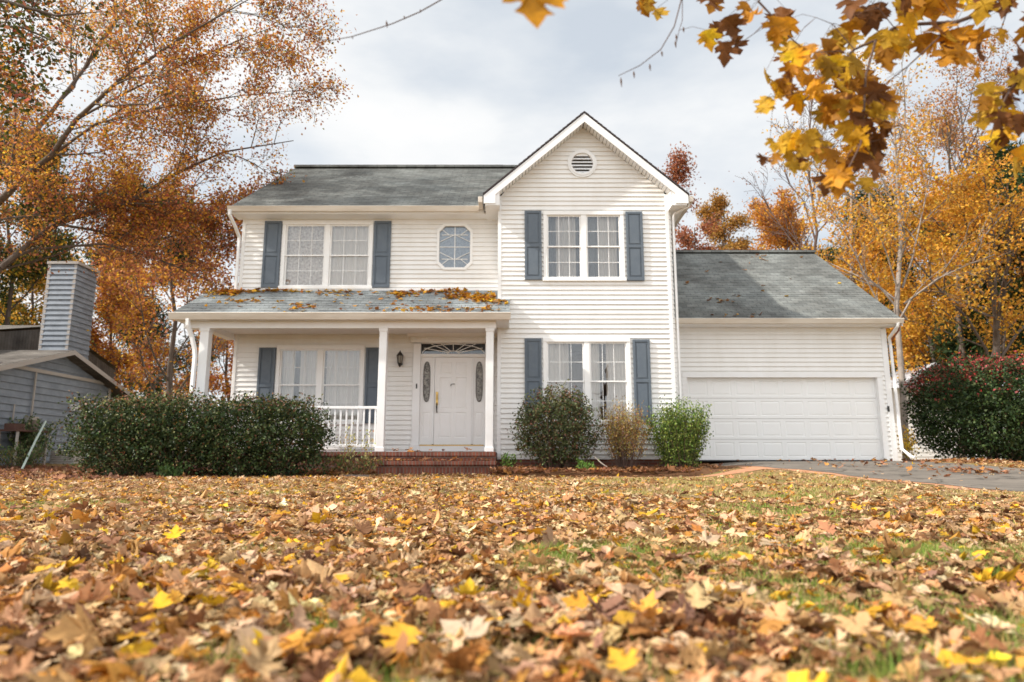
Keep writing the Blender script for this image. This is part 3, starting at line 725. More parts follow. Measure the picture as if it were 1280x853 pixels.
mb = MB(); mb.tube([(-1.835,YM-.02,1.72),(-1.835,YM-.07,1.70),(-1.832,YM-.08,1.62),(-1.83,YM-.07,1.52),(-1.83,YM-.015,1.48)], [.012,.013,.017,.013,.012], 8); mb.build('door_handle', M['black'], door)
mb = MB(); mb.tube([(-1.50,YM-.01,2.17),(-1.44,YM-.02,2.185),(-1.40,YM-.02,2.18)], .008, 6); mb.tube([(-1.50,YM-.01,2.17),(-1.50,YM-.02,2.13)], .007, 6); mb.build('door_knocker', M['black'], door)
mb = MB(); mb.box(-2.345,-2.315,YM-.105,YM-.09,2.06,2.18); mb.build('doorbell', M['black'], surround)
# transom with a sunburst
mb = MB(); mb.box(-2.25,-.66,YM+.018,YM+.022,2.925,3.185); tr = mb.build('transom', glass('transom_glass', (.45,.47,.48), .8), house)
mb = MB(); tc_ = (-1.455, 2.94)
for k in range(9):
    a = R(180*k/8); ex, ez = 1.0*math.cos(a), .35*math.sin(a); 
    q = (tc_[0]+.78*math.cos(a), tc_[1]+.36*math.sin(a)); q = (q[0], min(q[1], 3.18))
    if k not in (0, 8): barxz(mb, (tc_[0]+.12*math.cos(a), tc_[1]+.05*math.sin(a)), q, .016, YM+.002, YM+.016)
arc = [(tc_[0]+.14*math.cos(R(180*k/12)), tc_[1]+.065*math.sin(R(180*k/12))) for k in range(13)]
for p, q in zip(arc[:-1], arc[1:]): barxz(mb, p, q, .016, YM+.0, YM+.017)
arc = [(tc_[0]+.77*math.cos(R(180*k/16)), tc_[1]+.235*math.sin(R(180*k/16))) for k in range(17)]
for p, q in zip(arc[:-1], arc[1:]): barxz(mb, p, q, .016, YM-.001, YM+.0175)
mb.build('sunburst', M['sash'], tr)
# porch lantern
mb = MB(); lx, lz = -2.745, 2.80
mb.tube([(lx,YM-.02,lz-.12),(lx,YM-.04,lz-.12)], .05, 12); mb.tube([(lx,YM-.03,lz-.13),(lx,YM-.10,lz-.19),(lx,YM-.15,lz-.17)], .014, 8)
for zz, r0, r1 in ((lz+.16,.012,.012),(lz+.13,.02,.085),(lz+.075,.085,.075)): pass
mb.tube([(lx,YM-.15,lz+.19),(lx,YM-.15,lz+.16),(lx,YM-.15,lz+.14),(lx,YM-.15,lz+.07),(lx,YM-.15,lz+.06)], [.006,.02,.035,.088,.080], 8)
mb.tube([(lx,YM-.15,lz-.22),(lx,YM-.15,lz-.18),(lx,YM-.15,lz-.13),(lx,YM-.15,lz-.12)], [.008,.03,.055,.06], 8)
for k in range(8):
    a = R(45*k+22.5); mb.tube([(lx+.055*math.cos(a),YM-.15+.055*math.sin(a),lz-.12),(lx+.078*math.cos(a),YM-.15+.078*math.sin(a),lz+.06)], .007, 4)
lamp = mb.build('porch_lantern', M['black'], house)
mb = MB(); mb.tube([(lx,YM-.15,lz-.12),(lx,YM-.15,lz+.058)], [.048,.070], 8); mb.build('lamp_glass', mat('lamp_glass', (.30,.27,.22), .2, None, None, .6), lamp)

# --- garage door: one panelled sheet, five rows of eight
mb = MB(); gx0, gx1, gz0, gz1 = 4.50, 9.40, .345, 2.44; pn = []; rows = 4
for r_ in range(rows):
    for c in range(8):
        w = (gx1-gx0)/8; h = (gz1-gz0)/rows; pn.append((gx0+c*w+.055, gx0+(c+1)*w-.055, gz0+r_*h+.07, gz0+(r_+1)*h-.075))
panelled(mb, gx0, gx1, gz0, gz1, YG+.11, pn)
gd = mb.build('garage_door', M['garage'], house)
mb = MB()
for r_ in range(1, rows): z = gz0+(gz1-gz0)*r_/rows; mb.box(gx0+.01, gx1-.01, YG+.104, YG+.1095, z-.005, z+.002)
mb.build('section_joint', mat('joint_grey', (.35,.34,.33), .8), gd)  # grey strips along the joints between door sections
mb = MB(); mb.box(gx0, gx1, YG+.09, YG+.13, gz0-.03, gz0-.001); mb.build('rubber_seal', M['black'], gd)
mb = MB(); mb.box(9.585,9.635,YG-.045,YG-.02,1.56,1.70); mb.build('keypad', M['black'], house)

# --- porch: floor, roof, beam, posts, railing, steps
PF = .52
mb = MB(); mb.box(-7.12, -.38, 15.02, YM-.02, .30, PF); mb.box(-7.12, -.38, 14.955, 15.019, PF-.085, PF)
mb.build('porch_floor', M['brick'], house)
mb = MB(); mb.box(-7.11, -.385, 14.995, 15.019, .0, PF-.086); mb.box(-.379,-.355,15.0,15.98,.0,PF-.001)
mb.build('porch_skirt', M['brick'], house)
mb = MB(); mb.box(-2.86, -.36, 14.64, 14.954, -.02, .24); mb.build('brick_step', M['brick'], house)
mb = MB(); mb.box(-2.88, -.34, 14.58, 14.994, .241, .318); mb.build('step_tread', M['brick'], house, bevel=.006)
for b_ in ((-.345,3.84,YW,YW+.1,0,.42),(3.84,4.4,YG,YG+.1,0,.4),(9.54,9.74,YG-.01,YG+.1,0,.36)): mb = MB(); mb.box(*b_); mb.build('foundation', M['brick_run'], house)
mb = MB(); mb.box(-.345,3.84,YW-.02,YW,.36,.42); mb.build('starter_strip', M['trim'], house)
PE, PZ, PRZ = 14.92, 3.585, 4.53
mb = MB(); roof_plane(mb, -7.60, -.05, PE, PZ, YW-.03, PZ+(PRZ-PZ)*(YW-.03-PE)/(YM-.03-PE), .14, .014)
roof_plane(mb, -7.60, -.35, YW-.03, PZ+(PRZ-PZ)*(YW-.03-PE)/(YM-.03-PE), YM-.03, PRZ, .14, .014)
mb.build('porch_roof', M['porch_shingle'], house)
mb = MB(); sl = (PRZ-PZ)/(YM-.03-PE)
mb.extr([(PE,PZ-.02),(YW-.04,PZ-.02+sl*(YW-.04-PE)),(YW-.04,PZ-.15),(PE,PZ-.15)], -7.57, -.07, 'x')
mb.extr([(YW-.04,PZ-.02+sl*(YW-.04-PE)),(YM-.03,PRZ-.02),(YM-.03,PZ-.15),(YW-.04,PZ-.15)], -7.57, -.36, 'x')
mb.box(-6.80,-.36,YM-.05,YM-.021,PRZ-.0,PRZ+.07)
mb.build('porch_roof_deck', M['trim'], house)
gutter(-7.62, -.03, PE+.0, PZ-.015, .15, .12).build('porch_gutter', M['gutter'], house)
mb = MB(); mb.box(-7.40, -.36, 15.10, 15.30, 3.27, PZ-.151); mb.box(-7.08, -6.88, 15.30, YM-.04, 3.27, PZ-.151)
mb.box(-7.40, -7.09, 15.301, 15.34, 3.30, PZ-.152)
mb.box(-7.05, -.37, 15.301, YM-.04, PZ-.17, PZ-.151)
mb.build('porch_beam', M['trim'], house, bevel=.006)
for x, w in ((-6.92, .10), (-2.90, .085), (-.50, .085)):
    mb = MB(); mb.box(x-w, x+w, 15.2-w, 15.2+w, PF, 3.27)
    mb.box(x-w-.015, x+w+.015, 15.2-w-.015, 15.2+w+.015, PF+.001, PF+.10); mb.box(x-w-.015, x+w+.015, 15.2-w-.015, 15.2+w+.015, 3.20, 3.269)
    mb.build('porch_post', M['trim'], house, bevel=.008)
downspout([(-7.20,14.86,3.44),(-7.20,14.88,3.30),(-7.14,14.98,3.05),(-7.08,15.03,2.78),(-7.06,15.04,2.62),(-7.08,15.04,.2)], r=.055)
mb = MB(); mb.box(-6.82, -2.985, 15.16, 15.24, 1.46, 1.52); mb.box(-6.82, -2.985, 15.17, 15.23, .62, .68)
rail = mb.build('porch_railing', M['trim'], house, bevel=.006)
x = -6.74
while x < -3.02:
    mb = MB(); mb.box(x-.018, x+.018, 15.182, 15.218, .68, 1.46); mb.build('baluster', M['trim'], rail); x += .128

# --- leaf litter lying on the roofs
def litter(name, spots, label, size, pal, w, group=None):
    P_ = []; 
    for (x, y, sx, sy, n, zf) in spots:
        px = rng.normal(x, sx, n); py = rng.normal(y, sy, n); P_.append(np.stack([px, py, np.array([zf(a, b) for a, b in zip(px, py)])+rng.uniform(.01,.05, n)], 1))
    P_ = np.concatenate(P_); P_ = P_[(P_[:, 2] > 0)]
    n = len(P_)
    V, F, C = cloud(P_, frames(n, .5), rng.uniform(.7, 1.3, n)*size, MAP1, MAP1F, pick(pal, w, n), np.stack([rng.uniform(-1,1.4,n),rng.uniform(-1,1.4,n),rng.normal(0,.8,n),rng.normal(0,1,n)],1))
    o = np_mesh(name, V, F, C, M['dryleaf']); return tag(o, label, 'leaf litter', group, 'stuff')
def zporch(x, y): return PZ+sl*(y-PE) if (PE-.1 < y < YM-.05 and x > -7.6 and (x < -.36 or y < YW-.05) and x < -.05) else -1
def zgar(x, y): return GZ+(GRZ-GZ)/(GR-GE)*(y-GE) if y > GE else -1
BR = [(.30,.13,.04),(.45,.22,.06),(.72,.38,.04),(.20,.08,.03)]
sp_ = [(-.75,16.0,.22,.20,150,zporch),(-1.35,16.1,.16,.12,60,zporch),(-.4,15.7,.2,.2,40,zporch),(-2.6,16.3,.20,.12,60,zporch),(-1.7,16.55,.4,.06,70,zporch),(-7.0,16.5,.3,.16,140,zporch),(-6.2,16.6,.5,.06,90,zporch),(-6.3,15.7,.25,.1,24,zporch),(-4.9,15.3,.2,.1,16,zporch),(-4.8,16.5,.4,.08,20,zporch),(-1.9,15.1,.7,.10,70,zporch),(-.7,15.1,.3,.06,26,zporch),(-3.7,16.4,.8,.12,30,zporch),(-3.9,15.6,1.9,.4,46,zporch)]
litter('porch_roof_leaves', sp_, 'orange and yellow fallen leaves heaped on the porch roof shingles', .10, [(.75,.40,.03),(.55,.22,.04),(.30,.12,.04),(.60,.42,.22)], [5,3,2,1])
litter('garage_roof_leaves', [(5.6,18.0,.25,.08,10,zgar),(6.2,18.4,.1,.1,4,zgar),(5.1,19.2,.05,.05,3,zgar),(8.0,21.1,.12,.15,10,zgar),(5.6,17.2,.4,.05,8,zgar),(7.2,19.6,1.5,1.2,14,zgar)], 'scattered brown leaves stuck on the garage roof shingles', .10, BR, [2,3,2,1])

# ------------------------------------------------------------------ bushes
def stems(name, pts_list, material, parent=None, sides=4):
    mb = MB()
    for pts, r0, r1 in pts_list:
        n = len(pts); mb.tube(pts, [r0+(r1-r0)*i/(n-1) for i in range(n)], sides, cap=False)
    o = mb.build(name, material)
    if parent is not None: reparent(o, parent)
    return o
def bush(name, c, rad, n, leaf, pal, w, label, seed=0, box=2.6, topcol=None, topw=None, topf=None, group=None, cat='shrub', tilt=.9, shape=KITE, nst=46, lump=.18, zmin=.06):
    """evergreen shrub: leaves on twig ends through the outer volume, real stems inside"""
    cx, cy, cz = c; rx, ry, rz = rad
    root = empty(name, (cx, cy, gz(cx, cy)), label, cat, group)
    g0 = gz(cx, cy); n = int(n*1.5); leaf = leaf*1.25
    k = n//7
    d = rng.normal(size=(k, 3)); d /= np.linalg.norm(d, axis=1, keepdims=True)
    # superellipsoid direction -> flatter sides
    q = (np.abs(d)**box).sum(1)**(-1/box); d = d*q[:, None]
    rr = 1-np.abs(rng.normal(0, .16, k))-.05; rr = np.where(rng.random(k) < .25, rng.uniform(.2, .9, k), rr)
    ln = clumpnoise(d*2.2, 1.6, seed)*lump+clumpnoise(d*6, 1.7, seed+1)*lump*.55
    P_ = np.array([cx, cy, cz])+d*np.array([rx, ry, rz])*(rr*(1+ln*.55))[:, None]
    stray = rng.random(k) < .05; P_[stray] += d[stray]*rng.uniform(.02, .16, (stray.sum(), 1))+[0,0,.03]
    P_ = P_[P_[:, 2] > g0+zmin]
    lowdrop = (P_[:, 2]-g0 < .35) & (rng.random(len(P_)) < .35); P_ = P_[~lowdrop]
    tp = P_
    P_ = np.repeat(P_, 7, 0)+rng.normal(0, leaf*.95, (len(P_)*7, 3)); m = len(P_)
    col = pick(pal, w, m, .28)
    if topcol is not None:
        h = (P_[:, 2]-g0)/(cz+rz-g0)
        sel = rng.random(m) < topf(h, P_); col[sel] = pick(topcol, topw, sel.sum(), .2)
    V, F, C = cloud(P_, frames(m, .9, False) if shape is KITE else frames(m, .9, False), rng.uniform(.65, 1.35, m)*leaf, shape, KITEF, col)
    np_mesh('foliage', V, F, C, M['bushleaf'], root)
    sl_ = []
    for i in rng.choice(len(tp), min(nst, len(tp)), replace=False):
        t = tp[i]; b = np.array([cx+(t[0]-cx)*.35+random.uniform(-.1,.1), cy+(t[1]-cy)*.25, g0-.02]); mid = (b*.45+t*.55)+rng.normal(0, .07, 3)-np.array([0,0,0])
        mid[2] = b[2]+(t[2]-b[2])*.5
        sl_.append(([b, mid, t], .016, .004))
    stems('stems', sl_, M['twig'], root)
    return root
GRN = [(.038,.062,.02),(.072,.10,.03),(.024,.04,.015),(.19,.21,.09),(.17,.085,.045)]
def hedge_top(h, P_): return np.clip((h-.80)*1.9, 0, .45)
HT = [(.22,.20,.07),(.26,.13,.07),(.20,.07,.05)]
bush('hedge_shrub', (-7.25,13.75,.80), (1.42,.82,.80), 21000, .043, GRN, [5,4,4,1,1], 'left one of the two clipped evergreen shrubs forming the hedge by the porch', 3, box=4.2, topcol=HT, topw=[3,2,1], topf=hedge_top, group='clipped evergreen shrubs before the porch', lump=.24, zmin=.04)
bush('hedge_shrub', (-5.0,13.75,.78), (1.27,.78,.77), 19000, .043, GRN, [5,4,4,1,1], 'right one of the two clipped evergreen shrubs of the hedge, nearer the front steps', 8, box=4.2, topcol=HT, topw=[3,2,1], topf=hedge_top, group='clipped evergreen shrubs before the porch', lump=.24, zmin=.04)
bush('round_shrub', (.98,15.0,1.03), (.92,.62,.86), 9500, .042, [(.07,.09,.035),(.11,.13,.05),(.045,.06,.025),(.17,.17,.08),(.16,.08,.05)], [4,4,3,2,2], 'loose dark green shrub under the left half of the wing window', 21, box=2.2, topcol=[(.20,.18,.06),(.22,.10,.07)], topw=[2,1], topf=lambda h, P_: np.clip((h-.75)*1.6, 0, .4), lump=.30, zmin=.02)
RED = [(.34,.045,.04),(.24,.05,.04),(.45,.07,.07),(.14,.05,.03)]
def redtop(h, P_): 
    return np.clip((h-.62)*1.7+.24*clumpnoise(P_, 1.8, 9), 0, .70)*(h > .35)
bush('red_tipped_shrub', (13.35,18.9,1.78), (2.35,1.6,1.50), 30000, .060, [(.035,.06,.02),(.06,.095,.028),(.022,.04,.014),(.10,.13,.05)], [5,4,4,1], 'big round dark green shrub with red leaf tips right of the driveway', 31, box=2.5, topcol=RED, topw=[4,3,2,2], topf=redtop, lump=.14, nst=60)

# upright feathery shrub with light green spires
def spire_bush(name, cx, cy, w, h, nst, perst, leaf, pal, wt, label, lean=.25, bare=False, cat='shrub', r=.008):
    g0 = gz(cx, cy)+.05; root = empty(name, (cx, cy, g0), label, cat); sl_ = []; P_ = []; hs = []
    for i in range(nst):
        a = random.uniform(0, 6.28); q = math.sqrt(random.random()); H = h*random.uniform(.6, 1.0)*(1.05-.25*q)
        b = np.array([cx+.25*w*q*math.cos(a), cy+.25*w*q*math.sin(a), g0-.08]); t = np.array([cx+w*q*math.cos(a)*random.uniform(.8,1.15), cy+w*.7*q*math.sin(a), g0+H])
        mid = b*.5+t*.5+rng.normal(0,.04,3); mid[:2] += (t[:2]-b[:2])*.12
        sl_.append(([b, mid, t], r, r*.3))
        m = perst
        f = rng.uniform(.12 if not bare else .3, 1.02, m)**.8
        pts = b[None]*((1-f)**2)[:, None]+2*mid[None]*(f*(1-f))[:, None]+t[None]*(f**2)[:, None]
        P_.append(pts+rng.normal(0, .05 if not bare else .06, (m, 3))); hs.append(f)
    P_ = np.concatenate(P_); hs = np.concatenate(hs); m = len(P_)
    col = pick(pal, wt, m, .25)
    Rm = frames(m, .5, True)
    up = rng.normal(0, .5, (m, 3)); up[:, 2] = 1; y = up/np.linalg.norm(up, axis=1, keepdims=True); z = rng.normal(size=(m, 3)); z -= y*np.sum(z*y, 1, keepdims=True); z /= np.linalg.norm(z, axis=1, keepdims=True)
    Rm = np.stack([np.cross(y, z), y, z], 2)
    V, F, C = cloud(P_, Rm, rng.uniform(.6, 1.3, m)*leaf, KITE, KITEF, col)
    np_mesh('foliage', V, F, C, M['bushleaf'], root); stems('stems', sl_, M['twig'], root); return root
b1 = spire_bush('upright_shrub', 3.72, 15.25, .78, 1.72, 110, 130, .045, [(.10,.17,.03),(.20,.27,.05),(.30,.36,.08),(.05,.09,.02)], [4,4,2,3], 'bright light green upright shrub at the corner between wing window and garage door')
b2 = spire_bush('twiggy_shrub', 2.45, 15.1, .58, 1.66, 120, 60, .036, [(.42,.30,.08),(.28,.16,.06),(.32,.28,.08),(.30,.15,.08)], [3,3,2,2], 'thin brownish twiggy shrub under the right half of the wing window', bare=True, r=.006)
b3 = spire_bush('pale_seedling', -3.25, 14.35, .42, 1.1, 9, 26, .050, [(.55,.50,.18),(.42,.44,.14),(.60,.40,.20)], [3,2,1], 'thin pale yellow-green weedy plant in front of the porch railing', bare=True, cat='plant', r=.004)
b4 = spire_bush('small_weed', -.1, 15.2, .22, .40, 12, 26, .055, [(.10,.20,.04),(.2,.3,.06)], [1,1], 'small green weed at the right end of the brick steps', cat='plant', r=.004)
b5 = spire_bush('yellow_seedling', 10.7, 18.6, .25, 1.0, 10, 30, .07, [(.75,.45,.05),(.6,.4,.05)], [1,1], 'small yellow-leaved sapling between the garage corner and the red-tipped shrub', cat='plant', r=.006)
b6 = spire_bush('climbing_vine', -13.7, 19.6, .8, 1.5, 40, 60, .075, [(.05,.09,.03),(.10,.13,.05),(.35,.35,.2)], [4,3,1], 'dark tangled vine against the neighbour clapboard wall', cat='vine')
b7 = spire_bush('low_weeds', -12.9, 18.2, .8, .7, 26, 30, .06, [(.06,.10,.03),(.16,.15,.06)], [3,2], 'low dark weeds at the foot of the neighbour wall', cat='plant')
b8 = spire_bush('green_sprout', 1.55, 14.6, .18, .30, 10, 22, .06, [(.10,.22,.04),(.2,.32,.06)], [1,1], 'short bright green sprout in the mulch beside the loose dark shrub', cat='plant', r=.004)
b10 = spire_bush('low_weeds', -3.4, 14.5, .75, .42, 40, 26, .055, [(.10,.14,.04),(.25,.20,.08),(.30,.13,.06)], [3,3,2], 'mixed low weeds and dead stems against the brick porch base left of the steps', cat='plant', r=.004)
b9 = spire_bush('hedge_foot_weed', -6.3, 12.95, .30, .17, 16, 22, .06, [(.05,.10,.025),(.09,.14,.04)], [1,1], 'bright green weed at the foot of the hedge', cat='plant', r=.004)

# ------------------------------------------------------------------ trees
class Tree:
    def __init__(s, seed): s.r = random.Random(seed); s.tubes = []; s.tips = []
    def branch(s, pts, r0, r1, depth, spec, L=None):
        pts = [np.array(p, float) for p in pts]
        s.tubes.append((pts, r0, r1, depth))
        seg = [np.linalg.norm(b-a) for a, b in zip(pts[:-1], pts[1:])]; tot = sum(seg)
        if depth == 0:
            for f in (.35, .6, .8, 1.0):
                s.tips.append(s.along(pts, seg, tot, f))
            return
        sp = spec[-depth] if depth <= len(spec) else spec[0]
        n, ratio, ang, up, start = sp['n'], sp['ratio'], sp['ang'], sp.get('up', .15), sp.get('start', .3)
        for i in range(n):
            f = start+(1-start)*((i+s.r.random()*.9)/n)
            p = s.along(pts, seg, tot, f); q = s.along(pts, seg, tot, min(1, f+.05)); o = s.along(pts, seg, tot, max(0, f-.05))
            d = q-o; d /= np.linalg.norm(d)+1e-9
            v = np.array([s.r.gauss(0,1) for _ in range(3)]); v -= d*np.dot(v, d); v /= np.linalg.norm(v)+1e-9
            v[1] *= sp.get('flat', 1); a = R(ang)*s.r.uniform(.7, 1.25)
            nd = d*math.cos(a)+v*math.sin(a); nd[2] += up; nd /= np.linalg.norm(nd)
            l = (L or tot)*ratio*s.r.uniform(.65, 1.2)*(1-.45*max(0, f-start)/(1-start)*sp.get('tap', 1))
            m = 4 if depth > 1 else 3; path = [p]; dd = nd.copy()
            for k in range(m):
                dd = dd+np.array([s.r.gauss(0,.16) for _ in range(3)]); dd[2] += up*.35-sp.get('droop', 0)*(k/m); dd /= np.linalg.norm(dd)
                path.append(path[-1]+dd*l/m)
            rr = (r0+(r1-r0)*f); cr = min(rr*.75, max(.004, l*.011))
            s.branch(path, cr, cr*.35, depth-1, spec)
        if depth >= 1: s.tips.append(pts[-1])
    def along(s, pts, seg, tot, f):
        t = f*tot
        for a, b, l in zip(pts[:-1], pts[1:], seg):
            if t <= l or b is pts[-1]: return a+(b-a)*min(1, t/(l+1e-9))
            t -= l
        return pts[-1]
def make_tree(name, label, base, limbs, spec, depth, npl, leaf, sd, pal, wt, bark='bark', seed=0, cat='tree', group=None, colour=None, keep=None, shape=KITE, minr=.0045, cn=(.5,.5), thin=0):
    """limbs: (points, r0, r1). Leaves hang in sprays round the twig ends"""
    t = Tree(seed); root = empty(name, base, label, cat, group)
    for pts, r0, r1, *d in limbs:
        t.branch(pts, r0, r1, d[0] if d else depth, spec)
    mb = MB()
    for pts, r0, r1, d in t.tubes:
        n = len(pts); mb.tube(pts, [max(minr, r0+(r1-r0)*i/(n-1)) for i in range(n)], 7 if r0 > .05 else (5 if r0 > .02 else 3), cap=False)
    o = mb.build('trunk', M[bark], smooth=True); reparent(o, root)
    T = np.array(t.tips)
    w = 1/(1+np.exp(-6*(clumpnoise(T, cn[0], seed)+cn[1]-.2)))
    if keep is not None: w = w*keep(T)
    cnt = rng.poisson(npl*w)
    P_ = np.repeat(T, cnt, 0); m = len(P_); P_ = P_+rng.normal(0, sd, (m, 3))*np.array([1,1,.8])
    col = pick(pal, wt, m, .2) if colour is None else colour(P_)
    V, F, C = cloud(P_, frames(m, .9, False), rng.uniform(.6, 1.3, m)*leaf, shape, KITEF, col)
    np_mesh('crown', V, F, C, M['leaf'], root)
    return root, m

def pl(pts, Y, dy=0):   # polyline from photo pixels at a real distance, drifting in depth
    n = len(pts); return [at(x, y, Y+dy*i/(n-1)) for i, (x, y) in enumerate(pts)]
def mixcol(P_, pals, f):
    """pals: list of (palette, weights); f: P -> weights (n, len(pals))"""
    W = f(P_); W = W/W.sum(1, keepdims=True); c = (W.cumsum(1) > rng.random((len(P_), 1))).argmax(1); out = np.zeros((len(P_), 3))
    for i, (p, w) in enumerate(pals):
        s = c == i
        if s.any(): out[s] = pick(p, w, s.sum(), .22)
    return out
YEL = [(.78,.43,.05),(.70,.34,.04),(.60,.36,.07)]; ORG = [(.66,.29,.04),(.52,.21,.04),(.74,.38,.05)]; RUST = [(.40,.15,.07),(.48,.20,.08),(.28,.11,.06),(.36,.11,.07)]; OLV = [(.14,.15,.03),(.24,.21,.04),(.08,.10,.025)]
SPL = [dict(n=12, ratio=.28, ang=48, up=.12, start=.14, flat=.8, tap=.6), dict(n=8, ratio=.45, ang=44, up=.05, start=.2, droop=.10), dict(n=8, ratio=.56, ang=40, up=.03, start=.15, droop=.15)]
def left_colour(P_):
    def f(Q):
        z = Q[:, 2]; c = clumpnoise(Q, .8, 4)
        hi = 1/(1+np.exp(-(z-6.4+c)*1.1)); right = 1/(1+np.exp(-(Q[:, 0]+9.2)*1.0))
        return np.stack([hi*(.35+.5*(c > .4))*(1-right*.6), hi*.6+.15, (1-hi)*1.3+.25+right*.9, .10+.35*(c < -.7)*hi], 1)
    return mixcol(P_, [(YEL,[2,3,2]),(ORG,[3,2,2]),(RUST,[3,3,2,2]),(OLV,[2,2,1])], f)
limbs = [
 ([(-16.2,16.2,-.1),(-16.0,16.3,1.6),at(-110,420,16.4),at(-80,340,16.5),at(-60,230,16.5),at(-20,90,16.6),at(10,-60,16.6)], .30, .08),
 (pl([(-110,420),(-60,385),(0,335),(70,280),(170,248),(220,217),(280,190),(367,176)], 16.4, 2.6), .17, .012),
 (pl([(-80,340),(-40,290),(30,222),(64,195),(95,150),(150,100),(230,45),(310,0)], 16.4, -1.5), .15, .012),
 (pl([(-80,330),(-60,260),(0,217),(39,170),(62,143),(110,80),(150,20),(190,-70)], 16.6, 2.5), .15, .02),
 (pl([(-60,385),(-40,350),(40,312),(130,305),(200,325),(260,350)], 16.4, 2), .08, .01),
 (pl([(0,335),(60,285),(120,262),(200,250),(290,258),(345,265)], 16.6, 3.4), .08, .008),
 (pl([(64,195),(120,155),(200,135),(300,120),(385,112)], 16.0, 1.5), .06, .006),
 (pl([(95,150),(150,120),(230,80),(300,50),(372,22)], 15.8, 0), .05, .006),
 (pl([(70,280),(130,290),(190,300),(250,290),(300,300)], 16.8, 4), .06, .008),
 (pl([(170,248),(230,260),(290,285),(330,300)], 17.5, 1.5), .035, .006),
]
def keepL(T):  # thinner towards the tips on the right
    return np.clip(1.15-.10*np.maximum(0, T[:, 0]+13.0), .12, 1)*np.where(T[:, 2] < 7.2, .62, 1.1)
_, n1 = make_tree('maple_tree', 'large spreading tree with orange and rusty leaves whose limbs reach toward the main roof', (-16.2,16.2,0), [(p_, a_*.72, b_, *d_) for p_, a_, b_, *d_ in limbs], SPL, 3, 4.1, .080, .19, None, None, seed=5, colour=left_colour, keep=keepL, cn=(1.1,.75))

SPG = [dict(n=9, ratio=.36, ang=50, up=.10, start=.15, tap=.6), dict(n=6, ratio=.45, ang=45, up=.02, start=.2, droop=.2), dict(n=5, ratio=.5, ang=40, up=0, start=.2, droop=.3)]
limbs = [([(-13.2,11.2,-.1),(-13.1,11.2,2.5),(-12.7,11.2,5),(-12.0,11.3,7.5),(-11.6,11.3,10)], .26, .06, 0),
 (pl([(-190,120),(-110,60),(-40,30),(30,35),(85,60)], 11.3), .07, .008), (pl([(-190,40),(-100,-30),(0,0),(70,20),(125,15)], 11.5), .07, .008), (pl([(-200,160),(-120,130),(-60,110),(0,105),(45,130)], 11.2), .05, .008),
 (pl([(-190,20),(-100,-70),(10,-70),(110,-40)], 11.7), .06, .01)]
make_tree('green_leaved_tree', 'near tree whose dark green and red-brown leaves hang into the top left corner', (-13.2,11.2,0), limbs, SPG, 2, 11, .10, .17, None, None, seed=12, colour=lambda P_: mixcol(P_, [([(.07,.085,.02),(.11,.11,.02),(.045,.06,.015)],[2,2,2]),(RUST,[3,3,2,2]),(ORG,[2,2,1])], lambda Q: np.stack([1+0*Q[:,0], .35+.3*(clumpnoise(Q,1.2,2)>.3), .15+0*Q[:,0]],1)), cn=(1.0,.5))

def std_tree(name, label, px, Y, ytop, ybot, wpx, pal, wt, npl=10, leaf=.11, bark='bark', seed=0, tr=.14, lean=0, group=None, shape=KITE, depth=3, colour=None, cn=(.45,.4), nlimb=9, fork=None, sd=.26, ratio=None, ang=48, up=.18, cat='tree', start=None, r1=.03, ns=(6,5)):
    """a whole tree by its place in the photo: trunk foot at px, distance Y, crown from ybot up to ytop (photo rows), wpx wide"""
    top = at(px+lean, ytop, Y); cb = at(px, ybot, Y); g = gz(top[0], Y); foot = np.array([at(px-lean*.3, 560, Y)[0], Y, g-.1]); W = wpx/FP*Y/2
    H = top[2]-foot[2]; s0 = start if start is not None else max(.12, (cb[2]-foot[2])/H)
    tr_pts = [foot]+[foot+(top-foot)*f+np.array([random.uniform(-.015,.015)*H, random.uniform(-.015,.015)*H, 0]) for f in (.2,.4,.6,.8)]+[top]
    rt = ratio or W/H*1.4
    spec = [dict(n=nlimb, ratio=rt, ang=ang, up=up, start=s0, tap=.9), dict(n=ns[0], ratio=.48, ang=42, up=.08, start=.2), dict(n=ns[1], ratio=.5, ang=40, up=.03, start=.2)]
    limbs = [(tr_pts, tr, r1)]
    if fork: limbs += [(pl(f, Y), tr*.36, .014, depth-1) for f in fork]
    return make_tree(name, label, foot+[0,0,.1], limbs, spec, depth, npl, leaf, sd, pal, wt, bark, seed, cat, group, colour, shape=shape, cn=cn, minr=.010 if bark == 'twig' else .007)
BW = 'background autumn trees'
PINE = [(.025,.055,.02),(.04,.08,.028),(.06,.10,.03)]
# left, behind the neighbour and between the two houses
std_tree('oak_tree', 'rust-red tree growing between the two houses behind the hedge', 215, 25, 285, 520, 190, RUST+ORG+YEL, [3,3,2,2,3,3,2,2,1,1], 6.5, .12, seed=41, nlimb=16, start=.10, cn=(.6,.7))
std_tree('oak_tree', 'low rusty orange tree close behind the porch corner', 285, 32, 400, 540, 130, ORG+RUST, [4,3,3,3,3,1,1], 9, .14, seed=42, nlimb=12, start=.1, cn=(.6,.7), group=BW)
std_tree('oak_tree', 'orange tree right behind the neighbour chimney', 140, 34, 330, 520, 150, ORG+RUST, [3,3,3,2,2,2,1], 10, .15, seed=43, nlimb=14, start=.1, cn=(.6,.7), group=BW)
std_tree('pine_tree', 'dark green evergreen showing through the leaves above the porch left corner', 190, 38, 255, 520, 120, PINE, [3,3,1], 26, .22, seed=44, shape=NEEDLE, nlimb=22, start=.2, up=.0, ang=75, sd=.3, cn=(.5,.8))
std_tree('oak_tree', 'dark olive and yellow tree at the left edge behind the neighbour roof', 10, 27, 200, 440, 190, OLV+PINE+YEL, [4,3,4,4,4,2,2,1,1], 26, .15, seed=45, nlimb=16, start=.15, cn=(.6,.8))
